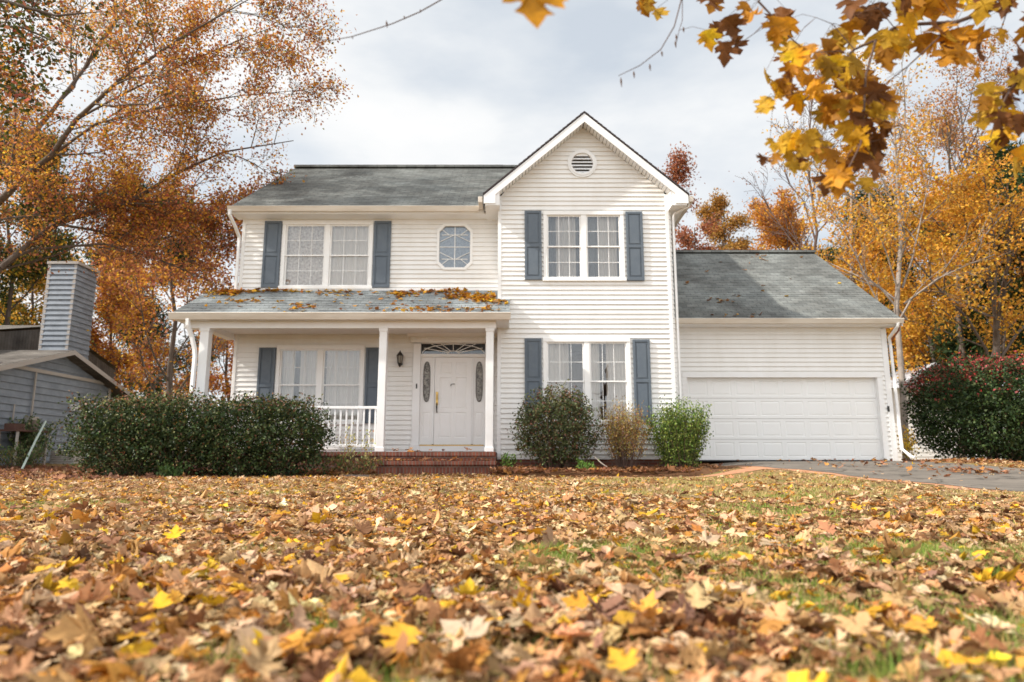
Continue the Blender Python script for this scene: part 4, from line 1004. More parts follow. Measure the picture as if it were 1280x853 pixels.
std_tree('oak_tree', 'yellow-leaved tree low behind the neighbour roof at the left edge', 40, 31, 335, 470, 110, YEL+OLV, [3,2,3,3,2,1], 14, .14, seed=46, nlimb=12, start=.2, cn=(.6,.7), group=BW)
# right of the gable
std_tree('oak_tree', 'thin reddish brown tree peeping out right of the gable', 842, 33, 222, 330, 80, RUST+[(.30,.12,.07)], [4,4,3,3,3], 11, .13, seed=51, nlimb=12, tr=.12, start=.5, cn=(.7,.5))
std_tree('oak_tree', 'small rounded yellow-brown tree above the garage ridge nearest the gable', 905, 44, 268, 330, 84, [(.42,.24,.06),(.50,.26,.05),(.30,.17,.06)], [3,3,2], 13, .15, seed=52, nlimb=12, tr=.12, start=.5, cn=(.6,.6), group=BW)
std_tree('oak_tree', 'orange round-topped tree above the middle of the garage ridge', 985, 40, 290, 340, 150, ORG+[(.45,.22,.08)], [3,3,2,2], 17, .15, seed=53, nlimb=13, tr=.14, start=.45, cn=(.6,.7), group=BW)
std_tree('oak_tree', 'low rusty tree behind the garage ridge close to the wing wall', 868, 36, 285, 330, 70, RUST, [3,3,2,2], 10, .14, seed=54, nlimb=10, tr=.1, start=.5, cn=(.7,.5), group=BW)
std_tree('birch_tree', 'slender brown-trunked tree with yellow leaves above the garage roof slope', 1066, 27, 200, 470, 130, YEL+ORG, [3,3,2,2,1,2], 7, .12, 'pale_bark', seed=55, nlimb=13, tr=.17, start=.35, cn=(.7,.45))
std_tree('birch_tree', 'tall pale-trunked forked tree with thinning yellow leaves right of the garage', 1128, 24, 128, 500, 200, YEL+[(.5,.28,.06)]+ORG, [2,2,3,3,1,1,1], 5, .115, 'pale_bark', seed=56, nlimb=14, tr=.13, lean=-12, start=.3, cn=(.7,.3),
         fork=[[(1134,400),(1105,365),(1082,345),(1060,300),(1040,255)], [(1128,360),(1140,325),(1150,280),(1165,210),(1175,150)], [(1120,300),(1075,255),(1035,225),(990,175)], [(1130,380),(1165,355),(1200,330),(1235,290),(1265,255)]])
std_tree('bare_tree', 'almost bare fine-twigged tree against the sky between the hanging leaves', 1015, 34, 120, 330, 190, RUST, [3,3,2,1], .5, .10, 'twig', seed=57, nlimb=16, tr=.13, start=.4, ang=38, up=.3, cn=(.6,.5), ns=(8,6))
std_tree('birch_tree', 'broad golden yellow tree hanging over the red-tipped shrub', 1240, 26, 285, 470, 300, YEL+ORG, [5,4,3,2,1,2], 13, .13, seed=58, nlimb=18, tr=.22, start=.22, cn=(.6,.6), up=.05)
std_tree('birch_tree', 'tall orange-brown tree with sparse small leaves at the upper right', 1200, 31, 135, 380, 230, [(.42,.20,.07),(.50,.24,.05),(.35,.14,.06)], [3,3,2], 7.5, .115, seed=59, nlimb=16, tr=.2, start=.4, cn=(.7,.5))
std_tree('birch_tree', 'yellow tree low between garage corner and golden tree', 1165, 33, 330, 500, 150, YEL+ORG, [4,4,3,2,1,2], 10, .15, seed=60, nlimb=14, tr=.16, start=.15, cn=(.6,.7), group=BW)
std_tree('birch_tree', 'golden tree low behind the end of the garage roof slope', 1075, 38, 345, 520, 150, YEL+ORG, [3,3,3,2,1,2], 9, .16, seed=61, nlimb=14, tr=.16, start=.12, cn=(.6,.7), group=BW)
std_tree('birch_tree', 'orange tree at the right edge beyond the red-tipped shrub', 1330, 30, 260, 500, 200, YEL+ORG, [2,3,3,3,2,2], 14, .15, seed=62, nlimb=14, tr=.16, start=.12, cn=(.6,.7), group=BW)
for i, (px, Y, yt, w, lb) in enumerate(((1092,38,262,90,'dark green pine behind the slender brown-trunked tree'),(1262,31,208,120,'tall dark green pine at the right edge'),(1205,44,262,90,'green pine showing between the pale trunk and the right edge'),(1040,50,330,90,'green pine low behind the garage roof end'))):
    std_tree('pine_tree', lb, px, Y, yt, 500, w, PINE, [3,3,2], 22, .30, seed=70+i, shape=NEEDLE, nlimb=24, tr=.2, start=.25, up=-.02, ang=78, sd=.4, cn=(.5,.8), group='green pines behind the autumn trees')

# far woods closing the horizon
P_ = []
for i in range(420):
    a = rng.uniform(-55, 55); d = rng.uniform(62, 95); x = d*math.sin(R(a)); y = d*math.cos(R(a)); h = rng.uniform(3.5, 8)
    n = 90; q = rng.normal(size=(n, 3)); q /= np.linalg.norm(q, axis=1, keepdims=True); P_.append(np.array([x, y, h*.5])+q*np.array([3, 3, h*.55])*rng.uniform(.5, 1, (n, 1)))
P_ = np.concatenate(P_); m = len(P_)
V, F, C = cloud(P_, frames(m, 1, False), rng.uniform(.6, 1.3, m)*.75, KITE, KITEF, pick(ORG+RUST+OLV+PINE, [2,2,2,3,3,2,2,2,2,2,2,2,2], m, .25))
tag(np_mesh('distant_woods', V, F, C, M['leaf']), 'far low autumn woods closing the horizon', 'woods', None, 'stuff')

# ------------------------------------------------------------------ neighbour's house on the left
nh = empty('neighbour_house', (-14.2,21.3,.25), 'weathered blue-grey clapboard house with a boxed chimney at the left edge', 'house')
def nb(mb, name, mt, parent=None, bevel=0):
    o = mb.build(name, mt, None, bevel=bevel); o.parent = parent or nh
    o.matrix_parent_inverse = root_mat(nh).inverted() if parent is None else __import__('mathutils').Matrix()
    return o
NX, NY0, NY1, NYP = -14.2, 17.6, 24.0, 21.2
mb = MB(); lap = .20
def nslope(y): return 3.72-.30*abs(y-NYP)
k = 0
while k*lap < 3.7:
    za, zb = .1+k*lap, .1+(k+1)*lap; k += 1
    def lim(z):
        if z <= 2.85: return NY0, NY1
        d = (3.72-z)/.30; return max(NY0, NYP-d), min(NY1, NYP+d)
    a0, b0 = lim(za); a1, b1 = lim(zb)
    if b1-a1 < .02: break
    mb.add([(NX+.045,a0,za),(NX+.045,b0,za),(NX+.002,b1,zb),(NX+.002,a1,zb),(NX,a0,za),(NX,b0,za)], [(0,1,2,3),(4,5,1,0)])
mb.box(-24,-14.2,NY1-.1,NY1,0,2.9); mb.box(-24,NX-.01,NY0,NY0+.1,0,2.9)
nb(mb, 'wall', M['nsiding'])
mb = MB()
for ya, za, yb, zb in ((16.9,nslope(16.9),NYP,3.72),(24.75,nslope(24.75),NYP,3.72)):
    mb.add([(-24,ya,za+.03),(NX+.45,ya,za+.03),(NX+.45,yb,zb+.03),(-24,yb,zb+.03),(-24,ya,za-.09),(NX+.45,ya,za-.09),(NX+.45,yb,zb-.09),(-24,yb,zb-.09)],
           [(0,1,2,3),(7,6,5,4),(0,4,5,1),(1,5,6,2),(2,6,7,3),(3,7,4,0)])
mb.add([(-30,19.5,4.0),(-16.2,19.5,4.0),(-16.2,24,5.1),(-30,24,5.1),(-30,28,4.0),(-16.2,28,4.0)], [(0,1,2,3),(3,2,5,4)]); mb.extr([(19.6,2),(27.9,2),(27.9,3.95),(24,5.0),(19.6,3.95)], -16.35, -16.3, 'x')
nb(mb, 'roof', M['nshingle'])
mb = MB(); mb.box(NX+.047, NX+.09, NY0, NY1+.1, 2.92, 3.02); mb.box(NX+.047, NX+.07, NY1-.12, NY1+.01, .1, 2.92)
for s_ in (-1, 1):
    yb = NYP+s_*3.5; za = nslope(yb); 
    mb.add([(NX+.452,NYP,3.74),(NX+.452,yb,za+.02),(NX+.452,yb,za-.12),(NX+.452,NYP,3.60),(NX+.47,NYP,3.74),(NX+.47,yb,za+.02),(NX+.47,yb,za-.12),(NX+.47,NYP,3.60)], [(4,5,6,7),(0,4,7,3),(1,2,6,5),(2,3,7,6),(0,1,5,4)])
nb(mb, 'trim_board', M['ntrim'])
mb = MB()   # boxed chimney in clapboard with a flat cap
cx0, cx1, cy0, cy1, cz1 = -15.35, -14.45, 21.9, 23.0, 6.75
zc_ = 3.0
while zc_ < cz1:
    zt = min(cz1, zc_+.17)
    mb.add([(cx0,cy0-.04,zc_),(cx1+.04,cy0-.04,zc_),(cx1+.002,cy0-.002,zt),(cx0,cy0-.002,zt),(cx1+.04,cy1,zc_),(cx1+.002,cy1,zt),(cx0,cy0+.01,zc_),(cx1,cy0+.01,zc_)], [(0,1,2,3),(1,4,5,2),(6,7,1,0)]); zc_ = zt
mb.box(cx0, cx1, cy0, cy1, 3.0, cz1+.0)
ch = nb(mb, 'chimney', M['nsiding'])
mb = MB(); mb.box(cx0-.06, cx1+.08, cy0-.06, cy1+.06, cz1, cz1+.09); mb.box(cx0-.03,cx0+.07,cy0-.03,cy0-.021,3.1,cz1); mb.box(cx1-.06,cx1+.03,cy0-.03,cy0-.021,3.1,cz1)
o = nb(mb, 'chimney_trim', M['ntrim'])
mb = MB(); mb.box(NX+.03, NX+.10, 21.9, 22.15, 1.98, 2.10); mb.tube([(NX+.08,21.95,2.02),(NX+.22,21.8,1.95)], [.04,.07], 10); mb.tube([(NX+.08,22.1,2.02),(NX+.22,22.25,1.95)], [.04,.07], 10)
nb(mb, 'flood_light', M['sash'])
mb = MB(); mb.box(NX+.03, NX+.20, 19.95, 20.30, 1.15, 1.60); mb.tube([(NX+.1,20.1,1.6),(NX+.1,20.1,2.9)], .03, 8); mb.tube([(NX+.1,20.15,1.15),(NX+.1,20.15,.2)], .03, 8)
mb.tube([(NX+.08,19.4,.9),(NX+.08,19.4,1.9)], .02, 6)
nb(mb, 'electric_meter', M['ntrim'])
mb = MB(); mb.box(NX+.03,NX+.14,22.5,23.0,.7,1.3); nb(mb, 'wall_vent', M['sash'])
# things by the neighbour's wall
rr_ = empty('lean_to_shelf', (NX+.5,19.3,gz(-13.7,19.3)), 'rusty red and brown shelf of odds and ends against the neighbour wall', 'shelf')
def rp(mb, n, mt, root): return reparent(mb.build(n, mt), root)
mb = MB(); mb.box(NX+.15,NX+.75,18.7,20.1,1.12,1.17); rp(mb, 'board', M['red_box'], rr_)
for y in (18.8, 20.0):
    for x in (NX+.2, NX+.7):
        mb = MB(); mb.box(x-.025,x+.025,y-.025,y+.025,.15,1.12); rp(mb, 'leg', M['ntrim'], rr_)
for i, (y, h, mt, lb) in enumerate(((19.0,.16,'red_box','dull red box standing on the shelf by the neighbour wall'),(19.75,.30,'stone','grey bucket standing on the shelf by the neighbour wall'))):
    mb = MB()
    if i: mb.tube([(NX+.45,y,1.175),(NX+.45,y,1.175+h)], [.11,.15], 14)
    else: mb.box(NX+.3,NX+.6,y-.2,y+.2,1.175,1.175+h)
    tag(mb.build('bucket' if i else 'storage_box', M[mt], bevel=.01), lb, 'bucket' if i else 'box')
mb = MB(); a, b = at(57,527,19.6), at(27,590,17.6); b[2] = gz(b[0], b[1])+.02; mb.tube([a, a*.5+b*.5+[0,0,.04], b], .028, 8)
tag(mb.build('leaning_pole', M['green_paint']), 'pale green pole leaning against the neighbour clapboard wall', 'pole')
mb = MB(); mb.box(-13.6,-12.9,20.4,20.9,gz(-13,20.6)-.02,.62)
for k in range(5): mb.box(-13.62,-12.88,20.38,20.399,.30+k*.06,.33+k*.06)
tag(mb.build('air_conditioner', M['ntrim'], bevel=.01), 'low grey air conditioner box on the ground by the neighbour wall', 'air conditioner')

# white house beyond the garage, right
wh = empty('white_house', (17.5,32,.3), 'distant white clapboard house with grey roof half hidden behind the red-tipped shrub', 'house')
def wp(mb, n, mt): o = mb.build(n, mt); return reparent(o, wh)
a = at(1108,500,32); b = at(1200,450,32)
mb = MB(); mb.box(16.4, 23, 32, 38, .2, 3.7)
kk = 0
while .3+kk*.2 < 3.6: z = .3+kk*.2; mb.add([(16.4,31.97,z),(23,31.97,z),(23,31.99,z+.2),(16.4,31.99,z+.2),(16.4,32,z),(23,32,z)], [(0,1,2,3),(4,5,1,0)]); kk += 1
mb.extr([(18.3,3.7),(21.3,3.7),(19.8,4.6)], 31.98, 33); wp(mb, 'wall', M['siding'])
mb = MB(); mb.add([(16.1,31.6,3.65),(23.3,31.6,3.65),(23.3,35,4.5),(16.1,35,4.5),(23.3,38.4,3.65),(16.1,38.4,3.65)], [(0,1,2,3),(3,2,4,5)])
mb.extr([(18.0,3.65),(19.8,4.72),(21.6,3.65),(21.6,3.77),(19.8,4.84),(18.0,3.77)], 31.6, 35); wp(mb, 'roof', mat('pale_grey_roof', (.42,.43,.46), .8, (3,.5,(.3,.3,.32))))
mb = MB(); mb.box(17.0,17.8,31.93,31.965,2.2,3.5); w_ = wp(mb, 'window', M['ntrim'])

# ------------------------------------------------------------------ fallen leaves and grass
TAN = [(.56,.34,.17),(.50,.27,.12),(.68,.48,.28),(.31,.15,.06),(.15,.065,.03),(.44,.19,.05),(.76,.42,.03),(.58,.28,.05),(.38,.22,.13)]
TW = [7,5,5,2.6,2,2.4,1.6,2,1.2]
def wedge(n, y0, y1, dens):
    Y = rng.uniform(y0, y1, n*3); keep = rng.random(n*3) < (Y/y1); Y = Y[keep][:n]; X = rng.uniform(-1, 1, len(Y))*(.80*Y+.5); return X, Y
def grassy(X, Y):
    P3 = np.stack([X, Y, 0*X], 1); c = clumpnoise(P3, 1.1, 77)+.6*clumpnoise(P3, 2.7, 78)
    return c
def leafprob(X, Y):
    """1 = thick carpet, lower on the straw-coloured grass at the middle right"""
    c = grassy(X, Y)
    open_ = ss(4.2, 7.5, Y)*ss(-1.5, 2.5, X)
    p = 1-.80*open_
    p = p*np.where(c > .55, np.where(Y < 3.5, .5, .30), 1)*np.clip(.80-.35*clumpnoise(np.stack([X, Y, 0*X], 1), 3.3, 5), .3, 1)
    p = np.where((Y > 6.5) & (X < 1.0), np.maximum(p, .85-.45*ss(-3, 1, X)), p)
    return p
def on_path(X, Y):
    pc = 13.45+.10*np.sin(X*1.1)+.9*ss(3.2, 5.2, X)
    onp = (np.abs(Y-pc) < .34) & (X > -3.2) & (X < 5.3)
    d = (X > np.array([dl(v)-.25 for v in Y])) & (X < np.array([dr(v) for v in Y]))
    return d | onp
def ground_leaves(name, label, n, y0, y1, size, T, F, lift, tilt, var=.25, curlamp=1.0, pal=TAN, w=TW, prob=leafprob, mt='dryleaf'):
    X, Y = wedge(n, y0, y1, None)
    k = rng.random(len(X)) < prob(X, Y); k &= ~(on_path(X, Y) & (rng.random(len(X)) < .97)); k &= ~((Y > 14.6) & (X > -7.1) & (X < -.35)); k &= ~((Y > 15.9) & (X > -7) & (X < 3.9)); k &= ~((Y > 17.4) & (X > 3.9) & (X < 9.8))
    X, Y = X[k], Y[k]; m = len(X)
    Z = ground(X, Y)+rng.uniform(.004, lift, m)
    t = frames(m, tilt)
    sz = size*np.exp(rng.normal(0, var, m))
    cu = np.stack([rng.normal(.1, 1.5, m), rng.normal(0, 1.1, m), rng.normal(0, .9, m), rng.normal(0, 1.2, m)], 1)*curlamp
    rl = rng.random(m) < .22; cu[rl, 0] *= 1.8
    P_ = np.stack([X, Y, Z], 1)
    col = pick(pal, w, m, .22)
    V, F_, C = cloud(P_, t, sz, T, F, col, cu, .03 if T is not OVAL else .015)
    # keep every vertex above the soil
    g = ground(V[:, 0], V[:, 1])+.003; V[:, 2] = np.maximum(V[:, 2], g)
    return V, F_, C
def merge(parts):
    Vs, Fs, Cs, o = [], [], [], 0
    for V, F, C in parts: Vs.append(V); Fs.append(F+o); Cs.append(C); o += len(V)
    return np.concatenate(Vs), np.concatenate(Fs), np.concatenate(Cs)
parts = [ground_leaves('', '', 9500, .55, 3.2, .063, MAP2, MAP2F, .050, .42, .34),
         ground_leaves('', '', 2600, .55, 3.2, .054, OVAL, OVALF, .035, .4, .3),
         ground_leaves('', '', 18000, 3.2, 7.0, .060, MAP1, MAP1F, .042, .40, .34),
         ground_leaves('', '', 6000, 3.2, 7.0, .048, OVAL, OVALF, .030, .35, .3),
         ground_leaves('', '', 62000, 7.0, 15.9, .060, MAP1, MAP1F, .03, .32, .32)]
# drift on the left, its darker browner leaf colours imitating shade of the trees
def leftp(X, Y): return np.clip(ss(-5, -9, X), 0, 1)
parts.append(ground_leaves('', '', 16000, 11, 19, .10, MAP1, MAP1F, .05, .4, pal=[(.26,.12,.07),(.36,.17,.09),(.16,.07,.04)], w=[3,2,2], prob=leftp))
V, F, C = merge(parts)
tag(np_mesh('fallen_leaves', V, F, C, M['dryleaf'], smooth=True), 'thick carpet of dry brown and tan maple leaves over the lawn', 'leaves', None, 'stuff')
# leaves in the beds and along the drive
def spot_leaves(spec):
    out = []
    for x0, x1, y0, y1, n, dz in spec:
        X = rng.uniform(x0, x1, n); Y = rng.uniform(y0, y1, n); Z = ground(X, Y)+dz+rng.uniform(.005, .05, n)
        out.append(cloud(np.stack([X,Y,Z],1), frames(n, .45), .08*np.exp(rng.normal(0,.25,n)), MAP1, MAP1F, pick([(.33,.15,.07),(.45,.24,.12),(.20,.08,.04),(.5,.22,.05)], [3,3,2,1], n), np.stack([rng.uniform(-.5,1.5,n),rng.uniform(-.5,1.3,n),rng.normal(0,.8,n),rng.normal(0,1,n)],1)))
    return merge(out)
V, F, C = spot_leaves([(-.3,3.8,14.0,15.9,1500,.09),(3.6,4.5,14.9,16.8,420,.05),(-7.0,-2.9,14.1,14.95,1500,.03),(-.45,.5,14.2,15.3,260,.08),(-2.8,-.4,14.6,14.95,60,.29),(-2.6,-.6,15.0,15.5,16,.49),(10.0,11.5,15.5,18,300,.0)])
tag(np_mesh('bed_leaves', V, F, C, M['dryleaf']), 'brown leaves drifted in the flower bed along the house front', 'leaves', None, 'stuff')
V, F, C = spot_leaves([(4.8,9.4,15.8,17.3,26,.02),(6.0,9.4,11.0,15.5,60,.02),(7.4,8.8,11.6,12.6,60,.02),(9.0,10.5,13,15,30,.02),(6.0,9.0,13,14,20,.02)])
tag(np_mesh('driveway_leaves', V, F, C, M['dryleaf']), 'few brown leaves blown over the asphalt driveway', 'leaves', None, 'stuff')

# grass blades: straw and green, thick in the open patches
def blades(n, y0, y1, h, w, thr, straw):
    X, Y = wedge(n, y0, y1, None); c = grassy(X, Y); k = rng.random(len(X)) < np.clip(.30+(c-thr)*.9, .06, 1); k &= ~on_path(X, Y); k &= (Y < 13.1)
    X, Y, c = X[k], Y[k], c[k]; m = len(X); a = rng.uniform(0, 6.28, m); H = h*rng.uniform(.5, 1.3, m)
    lean = rng.normal(0, .5, (m, 2))*H[:, None]
    b = np.stack([X, Y, ground(X, Y)-.003], 1); d = np.stack([np.cos(a), np.sin(a), 0*a], 1)*w
    mid = b+np.stack([lean[:, 0]*.35, lean[:, 1]*.35, H*.6], 1); tip = b+np.stack([lean[:, 0], lean[:, 1], H], 1)
    V = np.stack([b-d, b+d, mid+d*.7, mid-d*.7, tip], 1).reshape(-1, 3)
    F = (np.array([(0,1,2),(0,2,3),(3,2,4)])[None]+(np.arange(m)*5)[:, None, None]).reshape(-1, 3)
    green = 1/(1+np.exp(-(c-.75)*5))*(1-straw)
    col = np.where(rng.random((m, 1)) < green[:, None]*.85+.08, pick([(.20,.30,.05),(.30,.38,.08),(.13,.21,.035)], [3,3,2], m), pick([(.52,.38,.16),(.60,.46,.22),(.42,.30,.11)], [3,2,2], m))
    return V, F, np.repeat(col, 5, 0)
V, F, C = merge([blades(80000, .6, 3.5, .055, .0014, .45, .0), blades(80000, 3.5, 8, .042, .0026, .1, .2), blades(80000, 7.5, 13.4, .042, .0045, -.1, .7)])
tag(np_mesh('lawn_grass', V, F, C, M['grass']), 'short straw and green grass growing between the fallen leaves', 'grass', None, 'stuff')

# bright single leaves that stand out in the foreground
def single(px, py, size, col, label, Y=None, tiltx=0, rot=0, lift=.05, seed=0, curl=(.5,.4,.1,.4), group='bright leaves lying on top of the carpet'):
    v = (426.5-py)/FP; u = (px-640)/FP; dz = ST+v*CT; t = (CH-.05)/-dz; t = (CH-.05-gz(u*t, t*CT))/-dz; P0 = np.array((u*t, t*(CT-v*ST), .0)); P0[2] = gz(P0[0], P0[1])+lift
    T_ = MAP2.copy(); T_[:, 1] -= .4
    Rz = np.array([[math.cos(rot),-math.sin(rot),0],[math.sin(rot),math.cos(rot),0],[0,0,1]]); Rx = np.array([[1,0,0],[0,math.cos(tiltx),-math.sin(tiltx)],[0,math.sin(tiltx),math.cos(tiltx)]])
    V, F, C = cloud(np.zeros((1,3)), (Rx@Rz)[None], np.array([size]), T_, MAP2F, np.array([col]), np.array([curl]))
    root = np_mesh('fallen_leaf', V, F, C, M['dryleaf'], smooth=True); root.location = tuple(map(float, P0))
    tag(root, label, 'leaf', group); return root
Yl = (.80,.46,.02)
for a in ((200,755,.085,Yl,'bright yellow leaf with two lobes near the lower left corner'),(262,1,0,0,''),):
    if a[2]: single(*a, tiltx=.5, rot=.4)
single(130,742,.060,(.75,.44,.03),'small yellow leaf left of the two-lobed yellow leaf',tiltx=.35,rot=2)
single(218,672,.085,(.85,.50,.02),'glowing yellow leaf standing upright at the left, behind the other yellow leaves',tiltx=.9,rot=.2,lift=.06)
single(52,716,.060,(.70,.40,.03),'yellow leaf close to the left edge of the lawn',tiltx=.4,rot=1)
single(500,800,.085,(.66,.36,.03),'golden brown leaf near the bottom, left of centre',tiltx=.55,rot=2.6)
single(778,828,.060,(.78,.42,.04),'golden leaf at the bottom right of centre',tiltx=.6,rot=.6)
single(425,722,.055,(.74,.38,.03),'orange-yellow leaf above and left of the golden brown leaf',tiltx=.3,rot=3)
single(1155,775,.055,(.78,.40,.04),'orange leaf at the lower right among brown leaves',tiltx=.5,rot=.5)
single(722,752,.075,(.62,.30,.03),'ochre leaf right of the centre bottom',tiltx=.5,rot=1.2)
single(580,790,.115,(.62,.47,.32),'large pale tan leaf at the bottom centre',tiltx=.35,rot=.9,curl=(.3,.3,.2,.8))
single(1070,640,.075,(.75,.42,.03),'yellow and brown leaf standing up in the straw grass toward the driveway',tiltx=.9,rot=.2,lift=.06)
single(390,650,.11,(.62,.36,.22),'large pale brown leaf in the middle distance left of the steps',tiltx=.7,rot=1.5)

# flat dark stone by the steps and a stick in the bed
mb = MB(); mb.extr([(-3.15+.30*math.cos(t)*(1+.1*math.sin(3*t)), 13.85+.16*math.sin(t)) for t in np.linspace(0, 2*math.pi, 15)[:-1]], gz(-3,13.8)-.01, gz(-3,13.8)+.05, 'z')
tag(mb.build('stepping_stone', M['stone'], bevel=.01), 'flat dark round stone in the leaves left of the brick steps', 'stone')
mb = MB(); mb.tube([(1.95,14.2,.20),(1.85,14.35,.28),(1.72,14.5,.42)], [.008,.012,.007], 6)
tag(mb.build('fallen_stick', M['pale_bark']), 'short pale stick poking out of the mulch below the wing window', 'stick')

# ------------------------------------------------------------------ overhanging maple: trunk stands right of the frame, its branches droop into view
over = empty('overhanging_maple', (4.2,1.0,0), 'amber and dark brown maple leaves on thin branches hanging in from the top right', 'tree')
D = 2.35
def B(pts, r0, r1, dd=0, D0=D): return ([at(x, y, D0+dd*i/(len(pts)-1)) for i, (x, y) in enumerate(pts)], r0, r1)
bl = [([(4.2,1.0,-.1),(4.15,1.05,1.2),(4.25,1.0,2.2),(4.1,1.1,3.2),(4.3,1.2,4.6)], .13, .05),
      ([(4.25,1.0,2.2),(3.5,1.5,2.7),tuple(at(1400,-120,2.3)),tuple(at(1300,-25,D))], .05, .012),
      ([(4.1,1.1,3.2),(3.0,1.7,3.1),tuple(at(1150,-330,2.3)),tuple(at(1000,-120,D)),tuple(at(955,-10,D))], .045, .007),
      ([(4.1,1.1,3.2),(2.2,1.8,3.2),tuple(at(820,-330,2.3)),tuple(at(640,-100,D))], .022, .004),
      ([tuple(at(640,-100,D)),tuple(at(560,-5,D)),tuple(at(525,15,D)),tuple(at(490,30,D)),tuple(at(440,46,D)),tuple(at(412,51,D)),tuple(at(395,48,D))], .0028, .0012)]
bl += [B([(1300,-25),(1240,12),(1195,28),(1150,30),(1118,35),(1095,50),(1068,62),(1045,85),(1025,108),(1004,127)], .009, .0025, .1),
       B([(1195,28),(1165,55),(1135,83),(1100,110)], .004, .0015), B([(1095,50),(1082,95),(1080,140),(1076,180),(1060,212),(1042,234)], .005, .002, -.1), B([(1350,60),(1300,85),(1262,112),(1246,145),(1238,172)], .006, .002),
       B([(955,-10),(948,2),(965,20),(985,45),(1003,60)], .005, .002), B([(965,20),(943,42),(920,58)], .002, .001), B([(1003,60),(1015,66),(1046,64)], .0025, .0015),
       B([(870,-60),(853,-5),(843,33),(826,62),(800,82),(773,95)], .003, .0012), B([(853,-5),(853,25),(849,38),(845,55)], .0015, .001),
       B([(800,-60),(795,-10),(800,15)], .003, .0015), B([(690,-60),(672,-25),(668,-5)], .002, .0015, 0, 1.35), B([(1300,-25),(1262,5),(1252,35),(1232,38)], .003, .0014),
       B([(1118,35),(1098,10),(1105,-10)], .002, .001), B([(1068,62),(1040,30),(1020,22)], .002, .001), B([(1080,140),(1110,146)], .002, .001), B([(1025,108),(990,118),(968,122)], .002, .001), B([(1076,180),(1030,185),(992,184)], .002, .001), B([(1076,180),(1100,175)], .002, .001),
       B([(1262,112),(1225,122),(1222,155)], .002, .001), B([(1195,28),(1205,50),(1196,75)], .002, .001), B([(1000,-80),(955,-10)], .006, .005), B([(560,-5),(690,-60)], .003, .002)]
stems('trunk', bl, M['twig'], over, 7)
LV = [ # px, py, px size, tone(0 gold,1 dark amber,2 brown,3 bright orange,4 olive-yellow)
 (719,-5,26,1),(778,-6,40,1),(800,12,36,1),(812,8,38,4),(822,20,34,4),(884,4,50,2),(893,10,40,1),(931,14,38,1),(912,34,46,2),(901,40,38,2),(884,50,40,0),(905,66,46,2),(917,58,36,2),
 (982,26,48,2),(988,36,44,1),(973,44,34,1),(1070,12,52,2),(1084,24,52,2),(1097,18,42,2),(1060,38,36,1),(1140,4,60,1),(1128,14,48,4),(1156,20,50,0),(1169,4,60,1),(1185,12,44,1),(1200,4,40,0),(1232,10,50,4),(1222,-4,44,0),(1262,8,38,2),(1246,-8,46,1),
 (990,76,42,3),(997,88,40,3),(1012,70,46,1),(1024,78,46,1),(1034,62,44,1),(1046,58,42,4),(1064,52,34,4),(1093,60,56,4),(1108,62,46,0),(1120,55,56,4),(1132,42,40,0),(1143,38,44,0),(1152,56,40,1),(1174,46,48,1),(1180,60,40,2),
 (975,82,34,2),(993,102,40,3),(985,112,38,0),(967,117,40,0),(960,132,34,4),(994,128,42,3),(1010,122,40,3),(1040,84,44,0),(1050,92,40,4),(1072,88,48,4),(1080,102,46,1),(1062,112,44,1),(1045,118,42,4),(1060,130,46,1),(1080,120,40,2),(1097,120,52,2),(1106,130,44,1),(1090,142,44,1),(1036,144,44,1),(1028,156,36,4),(1048,148,38,1),(1076,140,40,4),(1112,143,40,4),
 (1056,166,48,4),(1066,178,40,0),(1082,166,44,2),(1104,168,44,1),(1098,178,36,2),(980,178,34,4),(986,190,34,4),(1000,178,40,0),(1006,192,32,4),(990,206,30,4),(972,186,28,4),(1028,190,48,4),(1040,200,42,1),(1072,190,40,3),(1088,192,48,2),(1078,202,36,2),(1044,224,46,1),(1034,232,44,2),(1056,210,34,2),(1082,234,36,4),(1008,212,26,4),
 (1203,48,46,1),(1218,54,44,1),(1193,72,50,1),(1208,80,40,1),(1253,46,30,0),(1230,118,44,4),(1236,134,44,4),(1246,118,36,0),(1262,108,54,2),(1276,118,58,2),(1278,80,44,2),(1225,152,38,4),(1240,146,40,4),(1250,176,48,0),(1270,152,44,0),(1278,166,44,4),(1274,200,52,3),(1286,30,44,2),(1288,140,50,2)]
TONE = [(.80,.42,.02),(.50,.22,.015),(.17,.065,.018),(.86,.38,.01),(.60,.36,.03)]
LV = LV+[(x+random.uniform(-20,20), y+random.uniform(-16,20), s_*random.uniform(.7,1), random.choice((t_,1,2,4))) for x, y, s_, t_ in LV if x > 930 and random.random() < .9]
n = len(LV); pos = []; sz = []; col = []; Rm = []
pet = MB(); allb = np.array([p for pts, r0, r1 in bl for p in pts])
ff = rng.uniform(-.28, .28, n)
for i, (px, py, s, tn) in enumerate(LV):
    p = at(px, py-s*.30, D+ff[i]*.6+.05); s_m = s*1.32*1.12/FP*(D+ff[i]*.6)/1.12
    # the blade hangs: tip down and outwards, face roughly sideways
    y = np.array([rng.normal(0,.45), rng.normal(0,.35), -1.0+rng.normal(0,.25)]); y /= np.linalg.norm(y)
    z = np.array([rng.normal(0,.55), -1.0, rng.normal(.1,.4)]); z -= y*np.dot(z, y); z /= np.linalg.norm(z)
    Rm.append(np.stack([np.cross(y, z), y, z], 1)); pos.append(p); sz.append(s_m*.56); c = np.array(TONE[tn]); col.append(c*math.exp(rng.normal(0,.15)))
    j = np.argmin(np.linalg.norm(allb-p-np.array([0,0,.03]), axis=1)); q = allb[j]
    mid = (p+q)/2+np.array([0,0,.015]); pet.tube([q, mid, p], .0009, 3, cap=False)
